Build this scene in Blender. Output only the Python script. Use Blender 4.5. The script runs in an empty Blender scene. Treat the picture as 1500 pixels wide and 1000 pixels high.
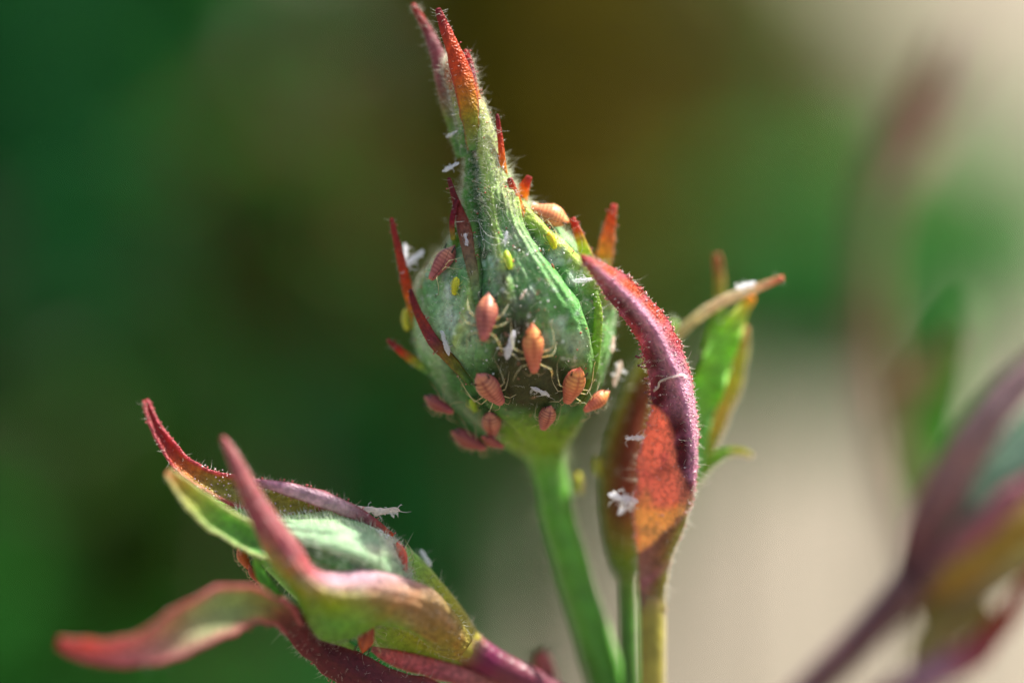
import bpy, math, random
import numpy as np
from mathutils import Vector, Matrix
from mathutils.bvhtree import BVHTree

# ------------------------------------------------------------------ camera, sky, sun, exposure
# A macro world: 1 unit is about 3.6 mm.  The camera looks slightly down into the garden.
SC = bpy.context.scene
PITCH = math.radians(14.0)
CAM_H = 150.0                       # lens height over the soil
FOCUS = 70.0                        # lens to the plane of sharp focus
cp, sp = math.cos(PITCH), math.sin(PITCH)
# bench frame (x right, y away from the lens, z up in the picture; origin on the focal plane) -> world
R3 = np.array([[1, 0, 0], [0, cp, sp], [0, -sp, cp]])
T3 = np.array([0, 0, CAM_H]) + R3 @ np.array([0, FOCUS, 0])
BM = Matrix(((1, 0, 0, T3[0]), (0, cp, sp, T3[1]), (0, -sp, cp, T3[2]), (0, 0, 0, 1)))

cam = bpy.data.cameras.new('camera')
cam.sensor_width = 36.0
cam.lens = 36.0 * FOCUS / 15.0
cam.clip_start = 1.0
cam.clip_end = 20000.0
cam.dof.use_dof = True
cam.dof.focus_distance = FOCUS + 0.22
APERTURE = 8.0                      # diameter of the entrance pupil in scene units
cam.dof.aperture_fstop = cam.lens * 0.001 / APERTURE
cam_o = bpy.data.objects.new('camera', cam)
SC.collection.objects.link(cam_o)
cam_o.location = (0, 0, CAM_H)
cam_o.rotation_euler = (math.radians(90) - PITCH, 0, 0)
SC.camera = cam_o

SUN_DIR = Vector(R3 @ np.array([0.45, 0.05, 0.89])).normalized()
sun_el = math.asin(SUN_DIR.z)
sun_az = math.atan2(SUN_DIR.x, SUN_DIR.y)          # from +Y towards +X
w = bpy.data.worlds.new('World')
SC.world = w
w.use_nodes = True
nt = w.node_tree
nt.nodes.clear()
sky = nt.nodes.new('ShaderNodeTexSky')
sky.sky_type = 'NISHITA'
sky.sun_disc = False
sky.sun_elevation = sun_el
sky.sun_rotation = sun_az
sky.dust_density = 4.0
sky.ozone_density = 0.3
bg = nt.nodes.new('ShaderNodeBackground')
bg.inputs['Strength'].default_value = 0.09
wo = nt.nodes.new('ShaderNodeOutputWorld')
nt.links.new(sky.outputs[0], bg.inputs[0])
nt.links.new(bg.outputs[0], wo.inputs[0])

sl = bpy.data.lights.new('sun', 'SUN')
sl.energy = 5.0
sl.angle = math.radians(0.5)
sl.color = (1.0, 0.95, 0.87)
so = bpy.data.objects.new('sun', sl)
SC.collection.objects.link(so)
so.rotation_euler = SUN_DIR.to_track_quat('Z', 'Y').to_euler()

SC.view_settings.view_transform = 'Standard'
SC.view_settings.look = 'None'
SC.view_settings.gamma = 1.0
SC.view_settings.use_curve_mapping = False
SC.view_settings.exposure = 1.16
SC.render.engine = 'CYCLES'
SC.cycles.use_denoising = True
SC.cycles.max_bounces = 8
SC.cycles.transparent_max_bounces = 8
SC.cycles.caustics_reflective = False
SC.cycles.caustics_refractive = False
SC.cycles.sample_clamp_indirect = 4.0

rng = np.random.default_rng(7)
random.seed(7)

# ------------------------------------------------------------------ helpers
def P(px, py, d=0.0):
    """photo pixel + depth behind the focal plane -> bench point"""
    k = (FOCUS + d) / FOCUS / 100.0
    return np.array([(px - 750.0) * k, d, (500.0 - py) * k])

def PX(v):
    k = FOCUS / (FOCUS + v[..., 1]) * 100.0
    return 750.0 + v[..., 0] * k, 500.0 - v[..., 2] * k

def c(r, g, b):
    f = lambda v: ((v / 255.0 + 0.055) / 1.055) ** 2.4 if v > 10 else v / 255.0 / 12.92
    return np.array([f(r), f(g), f(b)])

def hash3(i, j, k, seed):
    n = (i * 73856093) ^ (j * 19349663) ^ (k * 83492791) ^ (seed * 2654435)
    n = (n ^ (n >> 13)) * 1274126177
    n = n & 0x7fffffff
    n = (n ^ (n >> 11)) * 668265263 & 0x7fffffff
    return (n & 0xffff) / 65535.0

def vnoise(p, scale=1.0, octv=3, seed=0):
    """value noise in about -1..1"""
    p = np.asarray(p, float) * scale
    out = np.zeros(p.shape[:-1]); amp = 1.0; tot = 0.0
    for o in range(octv):
        q = p * (2 ** o) + 37.2 * o + 1000.0
        i = np.floor(q).astype(np.int64); f = q - i; f = f * f * (3 - 2 * f)
        s = 0
        for a in (0, 1):
            for b in (0, 1):
                for e in (0, 1):
                    wgt = (f[..., 0] if a else 1 - f[..., 0]) * (f[..., 1] if b else 1 - f[..., 1]) * (f[..., 2] if e else 1 - f[..., 2])
                    s = s + wgt * hash3(i[..., 0] + a, i[..., 1] + b, i[..., 2] + e, seed + o)
        out += amp * (s * 2 - 1); tot += amp; amp *= 0.5
    return out / tot

def cr(pts, n, closed=False):
    """Catmull-Rom through rows of pts, n samples, spaced by index"""
    pts = np.asarray(pts, float)
    m = len(pts)
    t = np.linspace(0, m - 1, n)
    i = np.clip(np.floor(t).astype(int), 0, m - 2)
    f = (t - i).reshape((-1,) + (1,) * (pts.ndim - 1))
    p1 = pts[i]; p2 = pts[i + 1]
    p0 = np.where((i > 0).reshape(f.shape), pts[np.maximum(i - 1, 0)], 2 * p1 - p2)
    p3 = np.where((i < m - 2).reshape(f.shape), pts[np.minimum(i + 2, m - 1)], 2 * p2 - p1)
    return 0.5 * (2 * p1 + (p2 - p0) * f + (2 * p0 - 5 * p1 + 4 * p2 - p3) * f ** 2 + (3 * p1 - 3 * p2 + p3 - p0) * f ** 3)

def smooth(e0, e1, x):
    t = np.clip((x - e0) / (e1 - e0), 0, 1)
    return t * t * (3 - 2 * t)

def mixc(a, b, f):
    return a + (b - a) * np.asarray(f)[..., None]

def pdist(x, y, line):
    """distance in px to a polyline, and the parameter 0..1 along it"""
    best = np.full(x.shape, 1e9); par = np.zeros(x.shape)
    L = len(line) - 1
    for k in range(L):
        ax, ay = line[k]; bx, by = line[k + 1]
        dx, dy = bx - ax, by - ay
        t = np.clip(((x - ax) * dx + (y - ay) * dy) / (dx * dx + dy * dy), 0, 1)
        d = np.hypot(x - ax - t * dx, y - ay - t * dy)
        m = d < best
        best = np.where(m, d, best); par = np.where(m, (k + t) / L, par)
    return best, par

def unit(v):
    return v / np.maximum(np.linalg.norm(v, axis=-1, keepdims=True), 1e-9)

def tobench(v):
    return v @ R3.T + T3

class Geo:
    """collects verts, faces, colours in bench (or local) coordinates"""
    def __init__(s):
        s.v = []; s.f = []; s.c = []; s.n = 0
    def add(s, v, f, col):
        v = np.asarray(v, float).reshape(-1, 3)
        col = np.broadcast_to(np.asarray(col, float), (len(v), 3)) if np.ndim(col) < 2 else np.asarray(col).reshape(-1, 3)
        s.v.append(v); s.c.append(col)
        s.f.extend([tuple(int(i) + s.n for i in q) for q in f])
        s.n += len(v)
    def arrays(s):
        return np.concatenate(s.v), s.f, np.concatenate(s.c)

def make(name, geo, mat, parent=None, bench=True, kind=None, smoothed=True):
    v, f, col = geo.arrays() if isinstance(geo, Geo) else geo
    if bench:
        v = tobench(v)
    org = v.mean(0) if parent is None else np.zeros(3)
    me = bpy.data.meshes.new(name)
    me.from_pydata((v - org).tolist(), [], f)
    a = me.color_attributes.new('Col', 'FLOAT_COLOR', 'POINT')
    cc = np.ones((len(v), 4), np.float32); cc[:, :3] = np.clip(col, 0, 1)
    a.data.foreach_set('color', cc.ravel())
    if smoothed:
        me.polygons.foreach_set('use_smooth', np.ones(len(me.polygons), bool))
    me.materials.append(mat)
    me.update()
    o = bpy.data.objects.new(name, me)
    SC.collection.objects.link(o)
    if parent is not None:
        o.parent = parent
        o.matrix_parent_inverse = parent.matrix_world.inverted() if bench else Matrix()
    else:
        o.location = org
    if kind:
        o['kind'] = kind
    return o

def thing(name, label, cat, at, group=None, matrix=None):
    o = bpy.data.objects.new(name, None)
    SC.collection.objects.link(o)
    o.empty_display_size = 0.2
    o.matrix_world = matrix if matrix is not None else Matrix.Translation(Vector(tobench(np.asarray(at, float))))
    o['label'] = label; o['category'] = cat
    if group:
        o['group'] = group
    bpy.context.view_layer.update() if False else None
    o.matrix_basis = o.matrix_world
    return o

def grid_faces(nr, nc, wrap=False):
    fs = []
    for i in range(nr - 1):
        for j in range(nc if wrap else nc - 1):
            k = (j + 1) % nc
            fs.append((i * nc + j, i * nc + k, (i + 1) * nc + k, (i + 1) * nc + j))
    return fs

def grid_normals(G, wrap=False):
    if wrap:
        du = np.roll(G, -1, 1) - np.roll(G, 1, 1)
    else:
        du = np.gradient(G, axis=1)
    dv = np.gradient(G, axis=0)
    return unit(np.cross(du, dv))

def sheet(G, C, thick, Cb=None):
    """closed thin solid from a point grid; returns Geo and the front normals"""
    nr, nc = G.shape[:2]
    N = grid_normals(G)
    if N[..., 1].mean() > 0:
        N = -N
    e = np.ones((nr, nc)) * thick
    e[:, 0] *= 0.3; e[:, -1] *= 0.3; e[0] *= 0.3; e[-1] *= 0.3
    A = G + N * e[..., None] / 2; B = G - N * e[..., None] / 2
    g = Geo()
    fa = grid_faces(nr, nc)
    off = nr * nc
    fb = [tuple(off + i for i in reversed(q)) for q in fa]
    rim = [i * nc for i in range(nr)] + [(nr - 1) * nc + j for j in range(1, nc)] + [i * nc + nc - 1 for i in range(nr - 2, -1, -1)] + [j for j in range(nc - 2, 0, -1)]
    fr = [(rim[k], rim[(k + 1) % len(rim)], off + rim[(k + 1) % len(rim)], off + rim[k]) for k in range(len(rim))]
    Cb = C if Cb is None else Cb
    g.add(np.concatenate([A.reshape(-1, 3), B.reshape(-1, 3)]), fa + fb + fr, np.concatenate([C.reshape(-1, 3), Cb.reshape(-1, 3)]))
    return g, A, N

DMAP = [1.0, 0.0]                   # depth scale and shift of the plant being built
def dmap(sp_):
    sp_ = np.array(sp_, float); sp_[:, 2] = sp_[:, 2] * DMAP[0] + DMAP[1]
    return sp_

def ribbon(spine, cols, nt=40, ns=11, curl=0.9, keel=0.0, roll=0.0, thick=0.05, edge=None, mid=None, back=None,
           noise=0.045, seed=1, tint=0.2, wavy=0.0):
    """leaf-like strip.  spine: (px,py,d,halfwidth px) from tip to base; cols: colours tip to base.
    curl >0 bends the margins to the lens, <0 away; keel lifts the midrib; roll (deg, scalar or list) turns it about its spine"""
    S = cr(dmap(spine), nt)
    pts = np.array([P(*q[:3]) for q in S])
    wd = np.maximum(S[:, 3], 0.6) / 100.0 * (FOCUS + S[:, 2]) / FOCUS
    T = unit(np.gradient(pts, axis=0))
    F = np.tile(np.array([0, -1.0, 0]), (nt, 1))
    F = unit(F - (F * T).sum(1, keepdims=True) * T)
    Sd = np.cross(T, F)
    if np.ndim(roll) == 0:
        ra = np.full(nt, roll)
    else:
        ra = cr(np.asarray(roll, float)[:, None], nt)[:, 0]
    ra = np.radians(ra)[:, None]
    S2 = Sd * np.cos(ra) + F * np.sin(ra); F2 = F * np.cos(ra) - Sd * np.sin(ra)
    s = np.linspace(-1, 1, ns)
    ca = abs(curl) + 1e-4
    side = np.sin(s * ca) / np.sin(min(ca, 1.57)); fw = (1 - np.cos(s * ca)) / np.sin(min(ca, 1.57)) * np.sign(curl)
    fw = fw + keel * np.exp(-(s / 0.16) ** 2)
    tv = np.linspace(0, 1, nt) * 9 * (1 + nt / 80)
    jl = vnoise(np.stack([tv, tv * 0 + seed, tv * 0], -1), 1.0, 3, seed + 41); jr = vnoise(np.stack([tv, tv * 0 + seed, tv * 0 + 7], -1), 1.0, 3, seed + 42)
    side = side[None] * (1 + .2 * np.where(s[None] < 0, jl[:, None], jr[:, None]) * smooth(.3, 1, np.abs(s))[None])
    G = pts[:, None] + S2[:, None] * (wd[:, None] * side)[..., None] + F2[:, None] * (wd[:, None] * fw[None])[..., None]
    nz = vnoise(G, 2.6, 3, seed)
    G = G + F2[:, None] * (nz * noise)[..., None]
    G = G + F2[:, None] * (0.03 * wd[:, None] * np.cos(s * 14)[None])[..., None]
    if wavy:
        tt = np.linspace(0, 1, nt)[:, None]
        G = G + F2[:, None] * (wavy * np.abs(s)[None] ** 2 * np.sin(tt * 31 + np.sign(s)[None] * 1.3 + seed) * wd[:, None])[..., None]
    C = cr(np.asarray(cols, float), nt)[:, None].repeat(ns, 1)
    if edge is not None:
        C = mixc(C, np.asarray(edge), np.tile(smooth(0.55, 1.0, np.abs(s)), (nt, 1)))
    if mid is not None:
        C = mixc(C, np.asarray(mid), np.tile(np.exp(-(s / 0.2) ** 2), (nt, 1)))
    C = C * (1 + tint * vnoise(G, 5.0, 3, seed + 9))[..., None]
    C = mixc(C, C * np.array([1.25, 0.75, 0.6]), 0.5 * smooth(0.1, 0.7, vnoise(G, 3.0, 3, seed + 5)))
    Cb = None
    if back is not None:
        Cb = cr(np.asarray(back, float), nt)[:, None].repeat(ns, 1) * (1 + tint * vnoise(G, 4.0, 3, seed + 3))[..., None]
    g, A, N = sheet(G, np.clip(C, 0, 1), thick, Cb)
    return g, A, N, S2

def tube(path, rad, col, n=10, g=None, cap=True):
    """round tube through bench points"""
    path = np.asarray(path, float); m = len(path)
    rad = np.broadcast_to(np.asarray(rad, float), (m,))
    T = unit(np.gradient(path, axis=0))
    up = np.array([0.13, -0.97, 0.2])
    A = unit(np.cross(T, up)); B = np.cross(T, A)
    th = np.linspace(0, 2 * np.pi, n, endpoint=False)
    V = path[:, None] + (A[:, None] * np.cos(th)[None, :, None] + B[:, None] * np.sin(th)[None, :, None]) * rad[:, None, None]
    col = np.asarray(col, float)
    C = np.broadcast_to(col, (m, 3)) if col.ndim == 1 else col
    C = np.repeat(C[:, None], n, 1)
    g = g or Geo()
    f = grid_faces(m, n, True)
    if cap:
        f = f + [tuple(range(n - 1, -1, -1)), tuple((m - 1) * n + j for j in range(n))]
    g.add(V, f, C.reshape(-1, 3))
    return g

def ptube(spine, cols, nt=30, n=14, noise=0.0, seed=3, tint=0.15):
    S = cr(dmap(spine), nt)
    pts = np.array([P(*q[:3]) for q in S])
    r = S[:, 3] / 100.0 * (FOCUS + S[:, 2]) / FOCUS
    C = cr(np.asarray(cols, float), nt)
    g = tube(pts, r, C, n)
    v, f, cc = g.arrays()
    cc = cc * (1 + tint * vnoise(v, 3.0, 3, seed))[:, None]
    if noise:
        v = v + (vnoise(v, 2.2, 3, seed + 1) * noise)[:, None] * np.array([0.6, -0.6, 0.5])
    g.v = [v]; g.c = [cc]
    return g, pts, r

def hairs(p, n, length, rad, col, lean=(0, 0, 0.0), jit=0.5, bend=0.4, g=None, segs=3):
    """tapered three-sided hairs rooted on points p with normals n"""
    m = len(p)
    g = g or Geo()
    if m == 0:
        return g
    length = np.broadcast_to(length, (m,)) * np.exp(rng.normal(-0.1, 0.45, m))
    d = unit(n + rng.normal(0, jit, (m, 3)) + np.asarray(lean))
    b = unit(np.cross(d, rng.normal(0, 1, (m, 3))))
    kb = rng.uniform(-bend, bend, m)
    A = unit(np.cross(d, b + 0.01)); B = np.cross(d, A)
    rows = []
    for k in range(segs + 1):
        t = k / segs
        ctr = p + d * (length * t)[:, None] + b * (kb * length * t * t)[:, None]
        r = rad * (1 - 0.8 * t)
        for q in range(3):
            an = q * 2.0944
            rows.append(ctr + (A * math.cos(an) + B * math.sin(an)) * r)
    V = np.stack(rows, 1)                       # m, 3*(segs+1), 3
    K = 3 * (segs + 1)
    base = (np.arange(m) * K)[:, None]
    pat = []
    for k in range(segs):
        for q in range(3):
            pat.append((3 * k + q, 3 * k + (q + 1) % 3, 3 * k + 3 + (q + 1) % 3, 3 * k + 3 + q))
    F = (base[:, None, :] + np.array(pat)[None]).reshape(-1, 4)
    g.v.append(V.reshape(-1, 3)); g.f.extend([tuple(q) for q in (F + g.n).tolist()])
    cc = np.asarray(col, float)
    cc = np.repeat(cc[:, None], K, 1).reshape(-1, 3) if cc.ndim == 2 else np.broadcast_to(cc, (m * K, 3))
    g.c.append(cc); g.n += m * K
    return g

_t = (1 + 5 ** 0.5) / 2
ICO_V = unit(np.array([(-1, _t, 0), (1, _t, 0), (-1, -_t, 0), (1, -_t, 0), (0, -1, _t), (0, 1, _t), (0, -1, -_t), (0, 1, -_t), (_t, 0, -1), (_t, 0, 1), (-_t, 0, -1), (-_t, 0, 1)], float))
ICO_F = [(0, 11, 5), (0, 5, 1), (0, 1, 7), (0, 7, 10), (0, 10, 11), (1, 5, 9), (5, 11, 4), (11, 10, 2), (10, 7, 6), (7, 1, 8), (3, 9, 4), (3, 4, 2), (3, 2, 6), (3, 6, 8), (3, 8, 9), (4, 9, 5), (2, 4, 11), (6, 2, 10), (8, 6, 7), (9, 8, 1)]

def beads(p, r, col, g=None):
    g = g or Geo()
    for k in range(len(p)):
        rr = r if np.ndim(r) == 0 else r[k]
        g.add(p[k] + ICO_V * rr * rng.uniform(0.7, 1.2), ICO_F, col if np.ndim(col) == 1 else col[k])
    return g

def stalked(p, d, length, rad, col, tip, g):
    """glands: a little stalk with a bead on its end"""
    for k in range(len(p)):
        L = length * rng.uniform(0.5, 1.3)
        q = p[k] + d[k] * L * np.array([[0.0], [0.6], [1.0]])
        q[1] += rng.normal(0, 0.1 * L, 3)
        tube(q, [rad, rad * 0.7, rad * 0.6], col, 5, g, cap=False)
        g.add(q[2] + ICO_V * rad * 1.7, ICO_F, tip)
    return g

# ------------------------------------------------------------------ materials (procedural)
def plant_mat(name, rough=0.5, sss=0.0, transl=0.0, bump=0.25, bscale=22.0, vary=0.25, sheen=0.0, spec=0.4, tint=(1, 1, 1), veins=0.0):
    m = bpy.data.materials.new(name); m.use_nodes = True
    t = m.node_tree; N = t.nodes; L = t.links
    N.clear()
    out = N.new('ShaderNodeOutputMaterial')
    pr = N.new('ShaderNodeBsdfPrincipled')
    at = N.new('ShaderNodeAttribute'); at.attribute_name = 'Col'
    co = N.new('ShaderNodeTexCoord')
    nz = N.new('ShaderNodeTexNoise'); nz.inputs['Scale'].default_value = bscale * 0.45; nz.inputs['Detail'].default_value = 5
    mr = N.new('ShaderNodeMapRange'); mr.inputs['From Min'].default_value = 0.3; mr.inputs['From Max'].default_value = 0.7
    mr.inputs['To Min'].default_value = 1 - vary; mr.inputs['To Max'].default_value = 1 + vary
    mx = N.new('ShaderNodeMix'); mx.data_type = 'RGBA'; mx.blend_type = 'MULTIPLY'; mx.inputs['Factor'].default_value = 1.0
    L.new(co.outputs['Object'], nz.inputs['Vector']); L.new(nz.outputs['Fac'], mr.inputs['Value'])
    L.new(at.outputs['Color'], mx.inputs[6]); L.new(mr.outputs['Result'], mx.inputs[7])
    L.new(mx.outputs[2], pr.inputs['Base Color'])
    rr = N.new('ShaderNodeMapRange'); rr.inputs['To Min'].default_value = rough - 0.12; rr.inputs['To Max'].default_value = rough + 0.15
    L.new(nz.outputs['Fac'], rr.inputs['Value']); L.new(rr.outputs['Result'], pr.inputs['Roughness'])
    pr.inputs['Specular IOR Level'].default_value = spec
    if sss:
        pr.inputs['Subsurface Weight'].default_value = sss
        pr.inputs['Subsurface Radius'].default_value = (0.22, 0.10, 0.05)
        pr.inputs['Subsurface Scale'].default_value = 0.6
    if sheen:
        pr.inputs['Sheen Weight'].default_value = sheen
        pr.inputs['Sheen Roughness'].default_value = 0.45
    if bump:
        vo = N.new('ShaderNodeTexVoronoi'); vo.inputs['Scale'].default_value = bscale
        n2 = N.new('ShaderNodeTexNoise'); n2.inputs['Scale'].default_value = bscale * 0.8; n2.inputs['Detail'].default_value = 6
        ad = N.new('ShaderNodeMath'); ad.operation = 'ADD'
        b = N.new('ShaderNodeBump'); b.inputs['Strength'].default_value = bump; b.inputs['Distance'].default_value = 0.03
        L.new(co.outputs['Object'], vo.inputs['Vector']); L.new(co.outputs['Object'], n2.inputs['Vector'])
        L.new(vo.outputs['Distance'], ad.inputs[0]); L.new(n2.outputs['Fac'], ad.inputs[1])
        L.new(ad.outputs[0], b.inputs['Height']); L.new(b.outputs['Normal'], pr.inputs['Normal'])
    if transl:
        tr = N.new('ShaderNodeBsdfTranslucent')
        sa = N.new('ShaderNodeHueSaturation'); sa.inputs['Saturation'].default_value = 1.0; sa.inputs['Value'].default_value = 1.4
        L.new(mx.outputs[2], sa.inputs['Color']); L.new(sa.outputs[0], tr.inputs['Color'])
        ms = N.new('ShaderNodeMixShader'); ms.inputs[0].default_value = transl
        L.new(pr.outputs[0], ms.inputs[1]); L.new(tr.outputs[0], ms.inputs[2]); L.new(ms.outputs[0], out.inputs[0])
    else:
        L.new(pr.outputs[0], out.inputs[0])
    return m

M_CALYX = plant_mat('calyx_skin', 0.48, 0.12, 0.0, 0.32, 30.0, 0.28, 0.0, 0.22)
M_BRACT = plant_mat('bract_skin', 0.36, 0.0, 0.3, 0.8, 34.0, 0.38, 0.0)
M_SEPAL = plant_mat('sepal_skin', 0.4, 0.0, 0.34, 0.65, 28.0, 0.34, 0.0)
M_STEM = plant_mat('stem_skin', 0.42, 0.2, 0.0, 0.3, 9.0, 0.2, 0.1)
M_HAIR = plant_mat('plant_hair', 0.35, 0.0, 0.45, 0.0, 5.0, 0.05, 0.0, 0.5)
M_GLAND = plant_mat('gland', 0.18, 0.2, 0.0, 0.0, 5.0, 0.1, 0.0, 0.7)
M_APHID = plant_mat('aphid_cuticle', 0.38, 0.55, 0.0, 0.15, 40.0, 0.12, 0.0, 0.4)
M_LIMB = plant_mat('aphid_limb', 0.3, 0.0, 0.3, 0.0, 20.0, 0.1, 0.0, 0.5)
M_DARK = plant_mat('aphid_dark_part', 0.22, 0.0, 0.0, 0.0, 20.0, 0.1, 0.0, 0.6)
M_SKIN = plant_mat('shed_cuticle', 0.4, 0.0, 0.45, 0.3, 30.0, 0.12, 0.2, 0.5)
M_FOL = plant_mat('garden_foliage', 0.6, 0.0, 0.25, 0.0, 0.2, 0.3, 0.0, 0.12)

_t = M_SKIN.node_tree; _o = next(n for n in _t.nodes if n.type == 'OUTPUT_MATERIAL'); _src = _o.inputs[0].links[0].from_socket
_tp = _t.nodes.new('ShaderNodeBsdfTransparent'); _ms = _t.nodes.new('ShaderNodeMixShader'); _ms.inputs[0].default_value = 0.38
_t.links.new(_src, _ms.inputs[1]); _t.links.new(_tp.outputs[0], _ms.inputs[2]); _t.links.new(_ms.outputs[0], _o.inputs[0])
gm = bpy.data.materials.new('dry_soil'); gm.use_nodes = True
t = gm.node_tree; pr = t.nodes['Principled BSDF']
co = t.nodes.new('ShaderNodeTexCoord')
n1 = t.nodes.new('ShaderNodeTexNoise'); n1.inputs['Scale'].default_value = 0.012; n1.inputs['Detail'].default_value = 8
rp = t.nodes.new('ShaderNodeValToRGB')
rp.color_ramp.elements[0].position = 0.35; rp.color_ramp.elements[0].color = (*c(108, 100, 84), 1)
rp.color_ramp.elements[1].position = 0.68; rp.color_ramp.elements[1].color = (*c(134, 125, 108), 1)
n2 = t.nodes.new('ShaderNodeTexNoise'); n2.inputs['Scale'].default_value = 0.25; n2.inputs['Detail'].default_value = 8
b = t.nodes.new('ShaderNodeBump'); b.inputs['Strength'].default_value = 0.5; b.inputs['Distance'].default_value = 2.0
t.links.new(co.outputs['Object'], n1.inputs['Vector']); t.links.new(co.outputs['Object'], n2.inputs['Vector'])
t.links.new(n1.outputs['Fac'], rp.inputs[0]); t.links.new(rp.outputs[0], pr.inputs['Base Color'])
t.links.new(n2.outputs['Fac'], b.inputs['Height']); t.links.new(b.outputs[0], pr.inputs['Normal'])
pr.inputs['Roughness'].default_value = 0.9

# ------------------------------------------------------------------ the setting: soil and garden shrubs far behind
nr = 60
gx = np.linspace(-4000, 4000, nr); gy = np.linspace(-1500, 9000, nr)
GX, GY = np.meshgrid(gx, gy)
gv = np.stack([GX, GY, 6 * vnoise(np.stack([GX, GY, 0 * GX], -1), 0.004, 3, 4)], -1)
gv[..., 2] -= gv[..., 2].max()
gnd = make('ground', (gv.reshape(-1, 3), grid_faces(nr, nr), np.full((nr * nr, 3), 0.4)), gm, None, bench=False)
gnd['kind'] = 'structure'; gnd['label'] = 'pale sandy soil of the garden bed far behind the buds'

def ground_under(p):
    wv = tobench(np.asarray(p)); return np.array([wv[0], wv[1], -4.0])

def shrub(name, label, blobs, colors, stemcol, cat='shrub', leaf=1.7, group='shrubs in the blurred background'):
    """blobs: (px, py, d, rx px, ry px, count): leafy masses at a depth; stems run down to the soil"""
    blobs = [(a, b, d * 0.42, e, f, n) for (a, b, d, e, f, n) in blobs]
    ctr = P(*blobs[0][:3])
    root = thing(name, label, cat, ctr, group)
    root.matrix_world = Matrix.Translation(Vector(ground_under(ctr))); root.matrix_basis = root.matrix_world
    g = Geo()
    colors = np.asarray(colors)
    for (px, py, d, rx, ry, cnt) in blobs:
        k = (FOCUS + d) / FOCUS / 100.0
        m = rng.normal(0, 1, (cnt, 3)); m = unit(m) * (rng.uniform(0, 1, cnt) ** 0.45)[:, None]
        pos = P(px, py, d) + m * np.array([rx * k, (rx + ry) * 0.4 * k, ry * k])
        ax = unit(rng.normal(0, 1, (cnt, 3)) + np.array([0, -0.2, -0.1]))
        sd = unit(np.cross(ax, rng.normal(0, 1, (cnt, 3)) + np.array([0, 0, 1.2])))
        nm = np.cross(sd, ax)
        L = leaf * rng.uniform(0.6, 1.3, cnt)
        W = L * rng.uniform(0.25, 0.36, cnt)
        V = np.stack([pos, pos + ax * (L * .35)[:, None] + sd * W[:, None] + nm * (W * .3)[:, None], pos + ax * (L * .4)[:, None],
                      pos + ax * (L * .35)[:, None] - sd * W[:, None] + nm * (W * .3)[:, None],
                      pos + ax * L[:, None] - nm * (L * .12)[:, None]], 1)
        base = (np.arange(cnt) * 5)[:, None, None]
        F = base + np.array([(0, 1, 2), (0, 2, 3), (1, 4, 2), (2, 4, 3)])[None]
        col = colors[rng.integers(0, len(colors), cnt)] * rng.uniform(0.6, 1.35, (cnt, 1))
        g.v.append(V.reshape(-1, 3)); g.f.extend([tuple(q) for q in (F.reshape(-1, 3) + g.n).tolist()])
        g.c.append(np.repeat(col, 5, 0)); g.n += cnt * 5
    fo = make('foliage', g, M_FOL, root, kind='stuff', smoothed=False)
    for (px, py, d, rx, ry, cnt) in blobs:
        top = P(px, py, d)
        wv = tobench(top); gr = ground_under(top)
        n = 8
        path = np.linspace(gr, wv, n); path[1:-1, :2] += rng.normal(0, .8, (n - 2, 2))
        gg = tube(path, np.linspace(.6, 0.2, n), stemcol, 8)
        make('stem', gg, M_STEM, root, bench=False).matrix_parent_inverse = root.matrix_world.inverted()
    return root

DG = [c(50, 128, 44), c(42, 112, 42), c(60, 138, 48)]
DK = [c(56, 84, 20), c(46, 92, 26), c(50, 70, 18)]  # darker leaf colours painted for shaded foliage
TL = [c(26, 92, 52), c(30, 100, 54)]
TG = [c(56, 150, 76), c(60, 158, 84), c(50, 138, 60)]
BR = [c(104, 82, 46), c(92, 68, 40), c(92, 90, 46)]
OL = [c(112, 108, 16), c(98, 88, 16), c(110, 92, 20)]
MG = [c(84, 152, 78), c(70, 142, 58), c(94, 154, 86)]
GB = [c(134, 128, 84), c(112, 114, 70), c(120, 100, 70)]
GG = [c(120, 136, 100), c(104, 130, 84), c(130, 136, 104)]
shrub('garden_shrub', 'dark teal green blurred shrub in the top left corner', [(-150, 0, 120, 260, 320, 800), (100, -80, 130, 200, 300, 800), (60, 330, 120, 140, 200, 500)], TL + DG[:1], c(60, 45, 25))
shrub('garden_shrub', 'green blurred shrub filling the left side of the background', [(310, 40, 140, 170, 300, 800), (260, 400, 140, 170, 260, 800), (-120, 620, 140, 220, 260, 700), (-60, 980, 110, 260, 170, 700), (250, 1080, 110, 220, 130, 600)], DG, c(60, 45, 25))
shrub('garden_shrub', 'shrub behind the left bud, leaves painted dark olive for shade', [(190, 760, 90, 120, 170, 600), (330, 900, 120, 110, 130, 400)], DK, c(40, 35, 20))
shrub('garden_shrub', 'bright teal green blurred foliage low behind the middle bud stem', [(440, 680, 150, 190, 300, 900), (600, 560, 160, 170, 280, 1000), (520, 950, 150, 190, 220, 700), (730, 640, 180, 120, 240, 700), (450, 1150, 130, 220, 140, 500)], TG, c(60, 50, 25))
shrub('garden_shrub', 'pale grey green foliage behind the green stem', [(760, 900, 190, 110, 170, 260), (860, 650, 190, 110, 160, 320)], GG, c(90, 85, 60))
shrub('garden_shrub', 'brown green blurred shrub left of the tip of the upright bud', [(420, 300, 80, 130, 140, 500), (600, 120, 130, 90, 360, 900)], BR + DG[:2], c(70, 50, 30))
shrub('garden_shrub', 'olive blurred shrub behind the tip of the upright bud', [(770, 40, 120, 140, 380, 1000), (800, 380, 140, 150, 220, 700)], OL, c(70, 50, 25))
shrub('garden_shrub', 'brown blurred shrub right of the tip of the upright bud', [(940, 20, 150, 100, 330, 900), (1000, 350, 150, 120, 220, 800)], BR + OL[:1], c(70, 55, 30))
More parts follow.
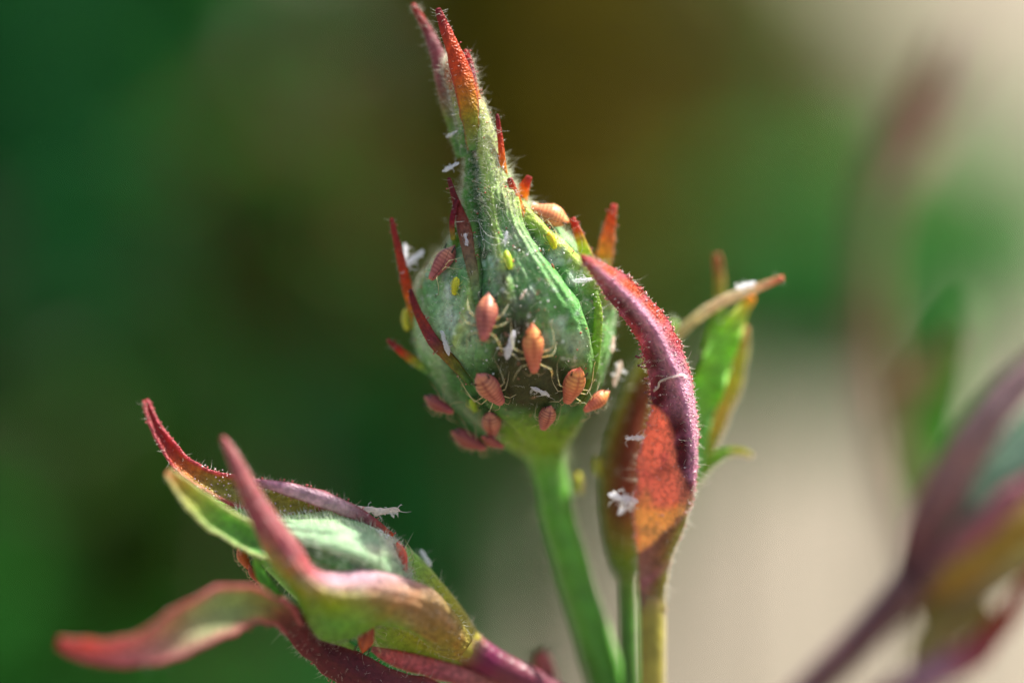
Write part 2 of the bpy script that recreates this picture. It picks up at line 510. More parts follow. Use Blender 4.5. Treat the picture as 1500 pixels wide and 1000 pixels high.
shrub('garden_shrub', 'low dark green shrub behind the bract and the slim bud', [(930, 540, 150, 140, 130, 600)], DG, c(60, 50, 25))
shrub('garden_shrub', 'grey olive shrub near the top right of the background', [(1130, 130, 170, 150, 320, 1000), (1270, 200, 190, 150, 210, 650), (1420, 260, 220, 150, 120, 300)], GB + MG[:1], c(90, 75, 50))
shrub('garden_shrub', 'mid green blurred shrub behind the buds at right', [(1150, 420, 110, 130, 130, 700), (1310, 470, 110, 120, 140, 600), (1450, 350, 130, 160, 100, 600)], MG, c(60, 55, 25))

# ------------------------------------------------------------------ upright rose bud: the calyx
ROWS = [  # py, left, right, depth of axis, depth radius factor
    (669, 773, 823, 1.75, 1.0), (661, 752, 830, 1.68, .9), (646, 726, 840, 1.56, .85), (625, 700, 851, 1.44, .82), (597, 670, 863, 1.32, .80), (560, 640, 882, 1.22, .79),
    (520, 613, 894, 1.17, .79), (480, 606, 900, 1.15, .79), (440, 607, 898, 1.15, .79), (405, 618, 884, 1.12, .80),
    (375, 640, 862, 1.05, .82), (345, 660, 832, .95, .85), (315, 674, 797, .85, .90), (285, 681, 764, .77, .95), (255, 684, 743, .70, 1.0),
    (220, 681, 726, .66, 1.0), (190, 674, 713, .62, 1.0), (160, 667, 701, .60, 1.0), (130, 659, 694, .60, .9), (100, 652, 688, .60, .8), (84, 660, 676, .60, .7)]
nr, nc = 400, 520
RW = cr(np.array(ROWS, float), nr)
th = np.linspace(0, 2 * np.pi, nc, endpoint=False)
G = np.zeros((nr, nc, 3))
for i, (py, l, r, dc, fy) in enumerate(RW):
    k = (FOCUS + dc) / FOCUS / 100.0
    cx = (l + r) / 2; rx = max((r - l) / 2, 2) * k
    ctr = P(cx, py, dc)
    G[i, :, 0] = ctr[0] + rx * np.sin(th); G[i, :, 1] = dc - rx * fy * np.cos(th); G[i, :, 2] = ctr[2]
N = grid_normals(G, True)
if (N[nr // 3, 0, 1]) > 0:
    N = -N
X, Y = PX(G)
front = smooth(0.0, 0.35, -N[..., 1])
V1 = [(684, 170), (690, 220), (697, 290), (702, 340), (706, 400), (712, 450)]
R1 = [(698, 150), (714, 210), (734, 280), (762, 345), (795, 405), (840, 470), (862, 540)]
V2 = [(752, 285), (770, 335), (806, 385), (850, 440), (872, 500)]
R2 = [(752, 285), (768, 314), (802, 350), (850, 392), (888, 440)]
R3_ = [(676, 200), (688, 270), (694, 330), (698, 380), (690, 440), (668, 500)]
V4 = [(640, 500), (668, 545), (705, 585), (740, 625), (760, 650)]
R5 = [(692, 160), (706, 230), (722, 300), (732, 370), (745, 440)]
V6 = [(862, 430), (866, 480), (860, 545), (838, 600), (815, 640)]
dV1, _ = pdist(X, Y, V1); dR1, _ = pdist(X, Y, R1); dV2, _ = pdist(X, Y, V2); dR2, pR2 = pdist(X, Y, R2)
dR3, _ = pdist(X, Y, R3_); dV4, _ = pdist(X, Y, V4); dR5, _ = pdist(X, Y, R5); dV6, _ = pdist(X, Y, V6)
wide = smooth(180, 420, Y)
ga = lambda d, s: np.exp(-(d / s) ** 2)
disp = (-0.13 * ga(dV1, 7 + 5 * wide) + 0.10 * ga(dR1, 12 + 14 * wide) - 0.12 * ga(dV2, 10) + 0.12 * ga(dR2, 9)
        + 0.07 * ga(dR3, 9) - 0.07 * ga(dV4, 7) + 0.06 * ga(dR5, 7) - 0.06 * ga(dV6, 7)) * front
for k in range(5):          # ribs that carry on round the hidden side
    a0 = 2.2 + k * 0.45
    disp += (1 - front) * 0.06 * np.exp(-((th[None] - a0) / 0.12) ** 2)
nzl = vnoise(G, 1.3, 3, 11); nzf = vnoise(G, 6.0, 3, 12)
xl = np.interp(Y, [170, 290, 400, 470, 560, 630], [684, 697, 706, 702, 694, 735]); xr = np.interp(Y, [285, 335, 385, 440, 500, 545, 600, 640], [752, 770, 806, 850, 866, 860, 838, 815])
panel = smooth(-1.4, 1.4, X - xl + 2.5 * vnoise(G, 5, 3, 61)) * smooth(-1.4, 1.4, xr - X + 2.5 * vnoise(G, 5, 3, 62)) * smooth(240, 300, Y) * smooth(640, 600, Y)
disp += 0.085 * panel * front
uu = (X - xl) / np.maximum(xr - xl, 20)
disp += 0.009 * np.sin(uu * 62 + 1.5 * vnoise(G, 2, 2, 63)) * panel * front * smooth(600, 540, Y)
disp += 0.010 * np.sin(dR1 / 3.6) * smooth(60, 15, dR1) * front + 0.010 * np.sin(dR2 / 3.0) * smooth(40, 10, dR2) * front
disp += 0.012 * np.sin((X - 640 - 0.25 * (Y - 400)) / 4.2 + 2 * nzl) * (1 - panel) * front * smooth(330, 400, Y)
disp += 0.045 * nzl + 0.02 * nzf
disp[:6] *= np.linspace(0, 1, 6)[:, None]
G = G + N * disp[..., None]
N = grid_normals(G, True)
if (N[nr // 3, 0, 1]) > 0:
    N = -N
X, Y = PX(G)
green = c(112, 168, 96); glauc = c(176, 198, 162); deep = c(60, 124, 52); yel = c(172, 192, 80); lime = c(118, 152, 40)
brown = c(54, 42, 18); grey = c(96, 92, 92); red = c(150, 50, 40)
n_a = vnoise(G, 2.0, 4, 21); n_b = vnoise(G, 5.0, 4, 22); n_c = vnoise(G, 9.0, 3, 23)
C = np.broadcast_to(green, G.shape).copy()
C = mixc(C, glauc, smooth(-0.1, 0.6, n_a) * 0.8)
C = mixc(C, deep, smooth(0.0, 0.6, -n_a + 0.3 * n_b) * 0.7)
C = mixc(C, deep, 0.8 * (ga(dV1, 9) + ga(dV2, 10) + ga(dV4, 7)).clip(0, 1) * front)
C = mixc(C, yel, 0.85 * ga(dR2, 9) * front)
C = mixc(C, yel, 0.55 * (ga(dR3, 7) + ga(dR5, 7)).clip(0, 1) * front)
C = mixc(C, yel, 0.45 * smooth(300, 180, Y) * smooth(-0.2, 0.5, n_b))
C = mixc(C, grey, 0.75 * ga(np.hypot((X - 745 - (Y - 400) * 0.12) / 1.0, (Y - 400) / 3.2), 32) * smooth(-0.3, 0.4, n_b))
C = mixc(C, c(60, 140, 60), 0.75 * smooth(380, 300, Y) * ga(dR3, 11) * front)
C = mixc(C, c(176, 176, 120), 0.7 * smooth(380, 260, Y) * ga(dR1, 11) * front)
C = mixc(C, deep * .5, 0.9 * smooth(450, 330, Y) * ga(dV1, 6) * front)  # shadow in the left groove, painted in as darker green
C = mixc(C, c(206, 222, 206), 0.8 * smooth(0.15, 0.6, vnoise(G, 3.3, 4, 55)) * smooth(520, 440, Y) * smooth(330, 400, Y))
brown_patch = 1.35 * ga(np.hypot((X - 778) / 1.35, (Y - 562) / 0.95), 50) + 0.75 * ga(np.hypot(X - 745, (Y - 495)), 34) + 0.5 * ga(np.hypot(X - 770, (Y - 450) / 1.5), 24)  # brown patch over the front centre, strongest low down
C = mixc(C, brown, (1.1 * brown_patch * (1 + 0.5 * n_b)).clip(0, 0.92) * front)
C = mixc(C, c(44, 104, 44), 0.8 * smooth(510, 570, Y + 20 * n_a) * (1 - brown_patch.clip(0, 1)))
C = mixc(C, lime, smooth(595, 640, Y + 14 * n_b) * smooth(690, 760, X + 0.0))
C = mixc(C, c(110, 150, 50), 0.6 * ga(np.hypot((X - 873) / 0.5, (Y - 490) / 3.0), 26))
C = mixc(C, brown * 1.3, smooth(0.3, 0.7, n_c) * 0.6)
C = mixc(C, C * .55, smooth(0.15, 0.6, vnoise(G, 7.0, 4, 88)) * .7)
C = mixc(C, c(214, 224, 210), smooth(0.35, 0.7, vnoise(G, 8.0, 3, 89)) * .6 * smooth(560, 500, Y) * smooth(320, 380, Y))
C = mixc(C, c(170, 120, 100), smooth(0.5, 0.75, vnoise(G, 11, 2, 77)) * 0.45)
C = mixc(C, c(180, 80, 50), smooth(170, 110, Y) * 0.85)
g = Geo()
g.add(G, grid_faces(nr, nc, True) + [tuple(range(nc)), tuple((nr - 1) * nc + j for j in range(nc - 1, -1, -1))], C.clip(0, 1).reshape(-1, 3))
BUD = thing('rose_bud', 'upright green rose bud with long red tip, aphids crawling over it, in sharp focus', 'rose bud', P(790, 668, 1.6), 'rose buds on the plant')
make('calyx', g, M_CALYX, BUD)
BVH = BVHTree.FromPolygons([tuple(v) for v in G.reshape(-1, 3).tolist()], grid_faces(nr, nc, True))
BG_, BN_, BX_, BY_ = G, N, X, Y

def hit(px, py, bvh=None):
    o = Vector((0, -FOCUS, 0)); d = (Vector(P(px, py, 0)) - o).normalized()
    loc, nrm, idx, dist = (bvh or BVH).ray_cast(o, d)
    if loc is None:
        return None
    if nrm.dot(d) > 0:
        nrm = -nrm
    return np.array(loc), np.array(nrm)

def scatter(G, N, n, wfun=None):
    i = rng.integers(0, G.shape[0], n * 4); j = rng.integers(0, G.shape[1], n * 4)
    p = G[i, j]; q = N[i, j]
    if wfun is not None:
        keep = rng.uniform(0, 1, len(p)) < wfun(p, q)
        p = p[keep]; q = q[keep]
    p = p + rng.normal(0, 0.012, p.shape)
    return p[:n], q[:n]

# stem of the upright bud, running down to the soil
STEMCOL = [c(128, 168, 50), c(98, 160, 50), c(88, 154, 46), c(82, 148, 44), c(74, 130, 42)]
g, sp_, sr_ = ptube([(795, 646, 1.72, 37), (799, 668, 1.78, 29), (805, 695, 1.84, 25), (822, 770, 1.95, 26), (850, 870, 2.1, 27), (893, 1010, 2.3, 29), (935, 1150, 2.6, 32), (990, 1400, 3, 36)], STEMCOL, 60, 20, 0.04)
make('stem', g, M_STEM, BUD)
base = tobench(P(990, 1400, 3)); n = 12
path = np.linspace(base, np.array([base[0] + 6, base[1] + 4, -3]), n)
path[1:-1, 0] += np.sin(np.linspace(0, 3.1, n - 2)) * 2
o = make('cane', tube(path, np.linspace(0.38, 0.9, n), c(70, 110, 50), 14), M_STEM, BUD, bench=False)
o.matrix_parent_inverse = BUD.matrix_world.inverted()

HAIR = c(222, 222, 208)
hg = Geo()
# fuzz: dense on the neck, thinner on the bulb, none at the base
p, q = scatter(BG_, BN_, 5600, lambda p, n: np.where(PX(p)[1] < 330, 1.0, np.where(PX(p)[1] < 470, 0.4, 0.18)) * (PX(p)[1] < 600) * (n[:, 1] < 0.3))
hairs(p, q, 0.07, 0.0030, HAIR, (0, 0, 0.25), 0.5, 0.6, hg)
p, q = scatter(BG_, BN_, 420, lambda p, n: (PX(p)[1] < 380) * (np.abs(n[:, 1]) < 0.75) * 1.0)
hairs(p, q, 0.13, 0.0032, HAIR, (0, 0, 0.1), 0.45, 0.8, hg)
p, q = scatter(BG_, BN_, 700, lambda p, n: (PX(p)[1] > 280) * (PX(p)[1] < 480) * (np.abs(n[:, 1]) < 0.5) * 1.0)
hairs(p, q, 0.08, 0.0034, HAIR, (0, 0, 0.2), 0.5, 0.6, hg)
# matted wool down the middle
p, q = scatter(BG_, BN_, 900, lambda p, n: ga(np.hypot(PX(p)[0] - 748, (PX(p)[1] - 400) / 3.0), 42) * (n[:, 1] < 0))
t1 = unit(np.cross(q, rng.normal(0, 1, q.shape)))
hairs(p + q * 0.02, t1 * 0.9 + q * 0.15, 0.22, 0.0032, c(190, 192, 186), (0, 0, 0), 0.15, 0.9, hg, 4)
j = np.arange(0, 60); si = rng.integers(4, 58, 900); an = rng.uniform(0, 6.28, 900)
sn = unit(np.stack([np.cos(an), np.sin(an), 0.2 * np.sin(an * 3)], -1))
hairs(sp_[si] + sn * sr_[si][:, None] * 0.97, sn, 0.13, 0.004, c(170, 180, 140), (0, 0, -0.1), 0.3, 0.4, hg)
make('fuzz', hg, M_HAIR, BUD, kind='stuff')
bg_ = Geo()
p, q = scatter(BG_, BN_, 650, lambda p, n: (PX(p)[1] < 560) * (n[:, 1] < 0.1) * 1.0)
beads(p + q * 0.025, rng.uniform(0.006, 0.017, len(p)), np.where(rng.uniform(0, 1, (len(p), 1)) < 0.72, c(232, 232, 222)[None], c(190, 90, 80)[None]), bg_)
make('gland_droplets', bg_, M_GLAND, BUD, kind='stuff')

def lobe(parent, name, spine, cols, label=None, hair=60, glands=0, mat=None, **kw):
    if name == 'sepal_lobe':
        spine = [(a, b, d, e * kw.get('wide', .74)) for (a, b, d, e) in spine]
    kw.pop('wide', None)
    g, A, Nn, S2 = ribbon(spine, cols, **kw)
    o = make(name, g, mat or M_SEPAL, parent)
    if label:
        o['label'] = label
    if hair or glands:
        h = Geo()
        nt_, ns_ = A.shape[:2]
        i = rng.integers(1, nt_, hair); e = rng.integers(0, 2, hair) * (ns_ - 1)
        inner = rng.uniform(0, 1, hair) < 0.35
        e = np.where(inner, rng.integers(0, ns_, hair), e)
        d = S2[i] * np.where(e == 0, -1, 1)[:, None] + Nn[i, e] * 0.5
        hairs(A[i, e], unit(d), kw.get('hl', 0.055), 0.0028, HAIR, (0, 0, 0.1), 0.5, 0.6, h)
        if glands:
            i = rng.integers(2, nt_, glands); e = rng.integers(0, 2, glands) * (ns_ - 1)
            d = unit(S2[i] * np.where(e == 0, -1, 1)[:, None] + Nn[i, e] * 0.35 + rng.normal(0, 0.3, (glands, 3)))
            stalked(A[i, e], d, 0.03, 0.008, c(160, 40, 50), c(206, 120, 120), h)
        make('hairs', h, M_HAIR, o, kind='stuff')
    return o, A, Nn

RED = c(160, 44, 40); DRED = c(112, 24, 36); ORG = c(206, 84, 30); YORG = c(216, 140, 40); YG = c(168, 170, 50); LG = c(130, 176, 66); PALE = c(196, 190, 130); MAU = c(150, 84, 90)
MAUD = c(96, 34, 50); RSE_ = c(200, 110, 84)
# tips of the long twisted neck
lobe(BUD, 'sepal_tip', [(641, 12, .30, 3), (648, 32, .28, 6), (660, 62, .26, 10), (674, 100, .24, 14), (683, 135, .22, 15), (689, 175, .26, 13), (694, 220, .40, 8)],
     [DRED, RED, ORG * .8 + RED * .2, ORG, YORG * .8, YG * .8, green], curl=-1.0, hair=120, glands=6, edge=RED, seed=31)
lobe(BUD, 'sepal_tip', [(604, 5, .8, 3), (616, 26, .78, 5), (632, 56, .75, 8), (646, 96, .72, 12), (658, 140, .7, 14), (668, 185, .75, 12), (676, 230, .7, 8)],
     [RED, RED, MAU, MAU, MAU * .8 + LG * .2, LG * .7, green], label='thin pinkish red sepal tip curling left', curl=-0.9, hair=240, glands=0, seed=32)
lobe(BUD, 'sepal_tip', [(681, 73, .5, 2), (686, 88, .48, 5), (690, 112, .46, 7), (696, 145, .46, 8), (704, 185, .45, 8), (714, 225, .45, 6)],
     [RED, RED, MAU, YORG, YG, YG], curl=-0.9, hair=160, glands=12, seed=33)
lobe(BUD, 'sepal_tip', [(664, 95, .75, 3), (670, 130, .66, 8), (677, 170, .58, 10), (683, 230, .55, 9)], [MAU, YG, LG * .8, green], curl=-0.6, hair=40, seed=34)
# side lobes
lobe(BUD, 'sepal_lobe', [(573, 319, .65, 2.5), (578, 342, .65, 4.5), (586, 375, .68, 7), (595, 415, .75, 9), (604, 450, .85, 9), (612, 490, 1.0, 7)],
     [RED, RED, RED * .7 + ORG * .3, ORG, YORG, LG], curl=-0.9, hair=40, glands=3, seed=35, label='thin red spike standing off the left shoulder')
lobe(BUD, 'sepal_lobe', [(601, 423, .55, 2), (608, 447, .5, 6), (620, 474, .42, 9), (634, 498, .36, 11), (650, 516, .32, 11), (668, 536, .28, 9), (690, 562, .22, 5)],
     [DRED, RED * .8, RED * .6 + ORG * .3, RED * .5 + MAU * .4, RED * .5 + YG * .3, YG * .6, deep], curl=-1.0, keel=0.25, hair=30, glands=9, edge=RED * .8, seed=36, label='curved red lobe hugging the left side')
lobe(BUD, 'sepal_lobe', [(567, 497, .85, 2), (577, 506, .85, 5), (590, 517, .85, 7), (608, 530, .88, 8), (630, 545, .95, 7)], [RED, RED, ORG, YG, green], curl=-0.8, hair=20, glands=2, seed=37)
lobe(BUD, 'sepal_lobe', [(657, 260, .35, 2.5), (664, 283, .36, 5), (671, 305, .38, 9), (680, 335, .32, 13), (687, 370, .20, 12), (694, 405, .08, 9), (700, 445, .0, 5)],
     [DRED, DRED, RED * .6, c(140, 80, 60), c(140, 110, 80), c(130, 136, 84), green], curl=-0.8, hair=40, glands=3, seed=38, label='dark red forked lobe left of the neck')
lobe(BUD, 'sepal_lobe', [(671, 292, .34, 2.5), (665, 308, .32, 3.5), (662, 328, .32, 3.5), (664, 352, .36, 3)], [DRED, DRED, RED * .7, YG], curl=-1.0, hair=10, seed=39)
lobe(BUD, 'sepal_lobe', [(664, 330, .5, 3), (667, 350, .5, 7), (672, 378, .55, 9), (682, 410, .6, 9)], [LG, LG, LG, green], curl=-0.8, hair=20, seed=40)
lobe(BUD, 'sepal_lobe', [(728, 167, .36, 1.6), (731, 190, .36, 3.2), (734, 215, .37, 4.6), (737, 245, .40, 5.5), (743, 280, .45, 6), (752, 315, .6, 5)],
     [DRED, RED, ORG, YORG, YG, green], curl=-1.0, hair=24, glands=3, seed=41, label='slender orange spike right of the neck')
lobe(BUD, 'sepal_lobe', [(746, 260, .32, 2.5), (751, 276, .32, 5), (757, 296, .33, 7), (764, 320, .36, 8), (775, 346, .5, 6)],
     [DRED, ORG, YORG, YORG, YG], wide=1.0, curl=-1.0, hair=16, glands=4, edge=RED, seed=42)
lobe(BUD, 'sepal_lobe', [(776, 258, .5, 3), (770, 270, .5, 6), (764, 287, .55, 8), (760, 312, .6, 7)], [RED, ORG, c(240, 160, 40), YORG], wide=1.1, curl=-0.9, hair=10, seed=43)
lobe(BUD, 'sepal_lobe', [(838, 319, .55, 3), (845, 336, .55, 5), (852, 356, .58, 7), (860, 378, .65, 8), (870, 400, .8, 6)], [RED, ORG, c(190, 200, 60), c(170, 206, 60), LG], wide=1.1, curl=-0.9, edge=RSE_, hair=30, glands=4, seed=44)
lobe(BUD, 'sepal_lobe', [(900, 299, .85, 3.5), (896, 318, .85, 6), (891, 345, .88, 9), (886, 375, .95, 11), (880, 410, 1.05, 11), (876, 450, 1.15, 8)],
     [RED, ORG, c(220, 130, 60), c(200, 160, 60), LG, green], wide=1.1, curl=-0.8, edge=RSE_, hair=40, glands=3, seed=45, label='orange and green lobe standing up behind the right shoulder')
lobe(BUD, 'sepal_lobe', [(809, 388, .16, 1), (810, 400, .14, 2.5), (811, 415, .12, 3.5), (814, 435, .12, 3)], [RED, LG, LG, green], curl=-1.0, hair=6, seed=46)
# narrow bright sepal margins down the right side
lobe(BUD, 'sepal_lobe', [(872, 425, .42, 4), (876, 460, .42, 8), (874, 505, .44, 9), (866, 550, .52, 8), (853, 590, .70, 5)], [LG, c(150, 186, 70), c(140, 180, 66), LG * .8, lime], curl=-0.7, hair=40, seed=47)

# ------------------------------------------------------------------ aphids
def aphid_geo(tint, seed, fat=1.0, nymph=False, shed=False):
    r_ = np.random.default_rng(seed)
    if not shed:
        fat = fat * r_.uniform(.84, 1.0)
    ty = [0, .025, .06, .10, .16, .24, .34, .44, .54, .64, .74, .83, .91, .965, 1.0]
    wv = [.004, .026, .050, .095, .150, .200, .236, .244, .230, .200, .165, .134, .110, .086, .004]
    if nymph:
        wv = [.004, .05, .10, .15, .19, .215, .225, .225, .22, .21, .19, .17, .15, .11, .004]
    if shed:
        wv = [.004, .03, .05, .075, .095, .11, .11, .10, .085, .08, .085, .08, .065, .045, .004]
    nr, nc = 56, 28
    tt = np.linspace(0, 1, nr) ** 1.0
    tt = 0.5 - 0.5 * np.cos(tt * np.pi)
    wd = np.interp(tt, ty, wv)
    for _ in range(2):
        wd[1:-1] = .25 * wd[:-2] + .5 * wd[1:-1] + .25 * wd[2:]
    wd = wd * fat
    an = np.linspace(0, 2 * np.pi, nc, endpoint=False)
    seg = 0.5 - 0.5 * np.cos((tt - .12) / .70 * 2 * np.pi * 8)
    inseg = smooth(.1, .2, tt) * smooth(.9, .8, tt)
    up = np.sin(an)
    V = np.zeros((nr, nc, 3))
    rad = wd[:, None] * (1 - 0.025 * inseg[:, None] * (1 - seg[:, None]))
    V[..., 0] = rad * np.cos(an)[None]
    V[..., 1] = tt[:, None] - 0.5
    hz = np.where(up > 0, 1.0, 0.62)[None]
    V[..., 2] = rad * up[None] * hz + 0.17 * fat + 0.03 * np.sin(tt * 3.1)[:, None]
    tail = smooth(.18, 0, tt)[:, None]; V[..., 2] += 0.06 * tail
    V += 0.006 * vnoise(V + seed, 9, 2, seed)[..., None]
    if shed:
        V += 0.075 * np.stack([vnoise(V + seed, 6, 3, seed + k) for k in range(3)], -1) * np.array([1, .8, .7])
    a, b, dk = tint
    C = np.broadcast_to(a, V.shape).copy()
    if not shed and not nymph:
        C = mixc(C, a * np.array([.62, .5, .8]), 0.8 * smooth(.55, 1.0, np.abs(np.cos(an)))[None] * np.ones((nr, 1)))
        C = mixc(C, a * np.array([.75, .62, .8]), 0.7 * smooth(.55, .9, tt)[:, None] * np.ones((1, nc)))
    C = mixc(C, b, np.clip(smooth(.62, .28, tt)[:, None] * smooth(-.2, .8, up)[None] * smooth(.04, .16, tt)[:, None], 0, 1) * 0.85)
    if not shed:
        C = mixc(C, dk, 0.85 * inseg[:, None] * (1 - seg[:, None]) ** 1.4 * smooth(-.4, .5, up)[None])
        if not nymph:
            C = mixc(C, dk, 0.85 * (inseg * smooth(.9, .6, tt))[:, None] * np.exp(-((an - np.pi / 2) / 0.17) ** 2)[None])
            dots = np.exp(-((np.abs(an[None] - np.pi / 2) - 0.75) / 0.14) ** 2) * inseg[:, None] * seg[:, None] ** 3
            C = mixc(C, dk * .6, 0.35 * dots)
    C = C * (1 + .12 * vnoise(V + seed, 12, 2, seed + 4))[..., None]
    body = Geo()
    body.add(V, grid_faces(nr, nc, True), C.clip(0, 1).reshape(-1, 3))
    if shed:
        pale = c(226, 226, 226)
        for q in range(r_.integers(7, 10)):
            y0 = r_.uniform(-.4, .42)
            st0 = np.array([r_.normal(0, .05), y0, .14])
            dv = unit(np.array([r_.choice([-1, 1]) * r_.uniform(.4, 1), r_.normal(0, .7), r_.uniform(-.5, .8)]))
            L1 = r_.uniform(.12, .3); L2 = r_.uniform(.12, .38)
            k1 = st0 + dv * L1; d2 = unit(dv + r_.normal(0, .9, 3)); k2 = k1 + d2 * L2
            k1[2] = max(k1[2], .02); k2[2] = max(k2[2], .0)
            tube(cr(np.array([st0, k1, k1 * .5 + k2 * .5 + r_.normal(0, .02, 3), k2]), 9), np.linspace(.017, .007, 9) * r_.uniform(.7, 1.2), pale * r_.uniform(.8, 1.08), 5, body)
        for q in range(4):          # torn flakes of cuticle
            a0 = np.array([r_.normal(0, .09), r_.uniform(-.4, .4), .17 + r_.normal(0, .05)])
            u1 = unit(r_.normal(0, 1, 3)) * r_.uniform(.06, .16); u2 = unit(np.cross(u1, r_.normal(0, 1, 3))) * r_.uniform(.04, .1)
            gg = np.array([[a0 + u1 * x + u2 * y + np.cross(u1, u2) * 6 * (x * x - y * x * .7) for x in (-1, -.3, .4, 1)] for y in (-1, 0, 1)])
            gg = gg + r_.normal(0, .012, gg.shape)
            body.add(gg, grid_faces(3, 4), pale)
        return body, {}
    # legs, joined into the body mesh
    pale = c(206, 184, 136); dark = c(60, 40, 24)
    if nymph:
        pale = c(200, 200, 90)
    if shed:
        pale = c(222, 222, 220); dark = c(120, 110, 105)
    def J(*a):
        return np.array(a) + r_.normal(0, .025, 3) * np.array([1, 1, .3])
    for s in (-1, 1):
        sets = [((.07, .30, .12), J(.26, .38, .26), J(.36, .60, .04), J(.38, .67, .005)),
                ((.09, .20, .12), J(.31, .17, .28), J(.47, -.02, .05), J(.50, -.08, .005)),
                ((.10, .12, .13), J(.36, -.02, .32), J(.40, -.46, .06), J(.41, -.55, .005))]
        if nymph or shed:
            sets = [tuple(np.array(q) * np.array([.85, .8, 1]) for q in st) for st in sets]
        for st in sets:
            if shed and r_.uniform() < .15:
                continue
            if shed:
                st = [np.array(q, float) + r_.normal(0, .07, 3) * (n_ > 0) * np.array([1, 1.4, .8]) for n_, q in enumerate(st)]
            st = [np.array(q, float) * np.array([s, 1, 1]) for q in st]
            mid1 = (st[0] + st[1]) / 2 + np.array([0, 0, .02]); mid2 = (st[1] + st[2]) / 2 + np.array([s * .02, 0, -.01])
            path = np.array([st[0], mid1, st[1], mid2, st[2], st[3]])
            lw = 1.35 if nymph else 0.62
            tube(path, np.array([.017, .019, .014, .010, .009, .008]) * lw, np.array([pale, pale, pale * .9, pale, mixc(pale, dark, .6), dark]), 6, body)
    parts = {'antenna': [], 'cornicle': [], 'eye': []}
    if shed:
        return body, parts
    for s in (-1, 1):
        g = Geo()
        ap = np.array([(s * .04, .47, .17), (s * .11, .52, .24), (s * .24, .38, .30), (s * .30, .12, .34), (s * (.30 + r_.normal(0, .05)), -.22, .36 + r_.normal(0, .05))])
        tube(cr(ap, 12), np.linspace(.0085, .004, 12), cr(np.array([pale, pale * .8, dark, dark, dark * .7]), 12), 5, g)
        parts['antenna'].append(g)
        if not shed:
            g = Geo()
            x0 = .135 if not nymph else .12
            cpth = np.array([(s * x0, -.24, .24), (s * (x0 + .03), -.33, .29), (s * (x0 + .045), -.43, .32)])
            tube(cr(cpth, 6), np.linspace(.022, .015, 6) * (1 if not nymph else .8), c(36, 26, 20) if not nymph else c(120, 110, 40), 8, g)
            parts['cornicle'].append(g)
            g = Geo(); g.add(np.array([s * .085, .42, .20]) + ICO_V * .02, ICO_F, c(60, 16, 12))
            parts['eye'].append(g)
    return body, parts

def place(name, label, cat, px, py, ang, length, tint, seed, group, bvh=None, fat=1.0, nymph=False, shed=False, at=None, normal=None, lift=0.0, tilt=0.0, parts_on=True):
    """ang: direction of the head in the picture, degrees, 0 = right, 90 = up"""
    if at is None:
        h = hit(px, py, bvh)
        if h is None:
            raise RuntimeError('no host at %d %d' % (px, py))
        pt, nm = h
        if normal is not None:
            nm = unit(nm * 0.4 + np.asarray(normal) * 0.6)
    else:
        pt, nm = P(px, py, at), np.asarray(normal if normal is not None else (0, -1, 0.2), float)
    nm = unit(nm)
    f = np.array([math.cos(math.radians(ang)), tilt, math.sin(math.radians(ang))])
    f = unit(f - nm * f.dot(nm)); r = np.cross(f, nm)
    M = Matrix(((r[0], f[0], nm[0], 0), (r[1], f[1], nm[1], 0), (r[2], f[2], nm[2], 0), (0, 0, 0, 1)))
    pt = pt + nm * lift
    L = length / 100.0 * (FOCUS + pt[1]) / FOCUS
    root = thing(name, label, cat, pt, group, matrix=BM @ Matrix.Translation(Vector(pt)) @ M @ Matrix.Scale(L, 4))
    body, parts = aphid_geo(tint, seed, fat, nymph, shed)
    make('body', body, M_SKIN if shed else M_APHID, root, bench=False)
    if parts_on:
        for k, gs in parts.items():
            for g in gs:
                make(k, g, (M_SKIN if shed else M_LIMB) if k == 'antenna' else M_DARK, root, bench=False)
    return root

RA = (c(196, 120, 104), c(214, 146, 104), c(128, 54, 48))      # salmon
OA = (c(220, 134, 100), c(242, 180, 96), c(176, 84, 54))      # bright orange
DA = (c(176, 92, 84), c(186, 104, 84), c(116, 44, 42))        # dull dark red
YN = (c(206, 206, 40), c(216, 214, 60), c(150, 160, 30))
WS = (c(232, 232, 238), c(240, 240, 242), c(200, 196, 196))
AG = 'aphids feeding on the buds'
place('aphid', 'salmon aphid head down on the upper middle of the bud, above the white shed skin', 'aphid', 714, 468, -94, 76, RA, 101, AG, fat=.94)
place('aphid', 'bright orange aphid in the very middle of the upright bud', 'aphid', 780, 508, -87, 76, OA, 102, AG)
place('aphid', 'salmon aphid tilted to the right, lower left of the orange one', 'aphid', 716, 560, -62, 74, RA, 103, AG, fat=1.08)
place('aphid', 'yellow and orange aphid near the right edge of the upright bud', 'aphid', 836, 556, -95, 68, OA, 104, AG, fat=1.05)
place('aphid', 'pink aphid under the dark red forked lobe at the upper left', 'aphid', 656, 392, -112, 64, RA, 105, AG)
place('aphid', 'round foreshortened aphid low on the bud below the tilted one', 'aphid', 722, 614, -90, 48, RA, 106, AG, fat=1.3)
place('aphid', 'round foreshortened aphid low on the bud at the green base', 'aphid', 799, 606, -100, 44, RA, 107, AG, fat=1.3)
place('aphid', 'blurred orange aphid on the lower right rim of the upright bud', 'aphid', 868, 584, 205, 50, OA, 108, AG, at=0.62, normal=(.55, -.7, -.3))
place('aphid', 'blurred dull red aphid sticking out at the left rim of the bud', 'aphid', 648, 588, -15, 52, DA, 109, AG, at=.85, normal=(-.5, -.7, -.4))
place('aphid', 'blurred dark red aphid under the lower left of the bud', 'aphid', 692, 636, -20, 60, DA, 110, AG, at=1.0, normal=(-.4, -.6, -.6))
place('aphid', 'small blurred dark aphid beside the green base of the bud', 'aphid', 722, 642, -40, 40, DA, 111, AG, at=.85, normal=(-.1, -.7, -.6))
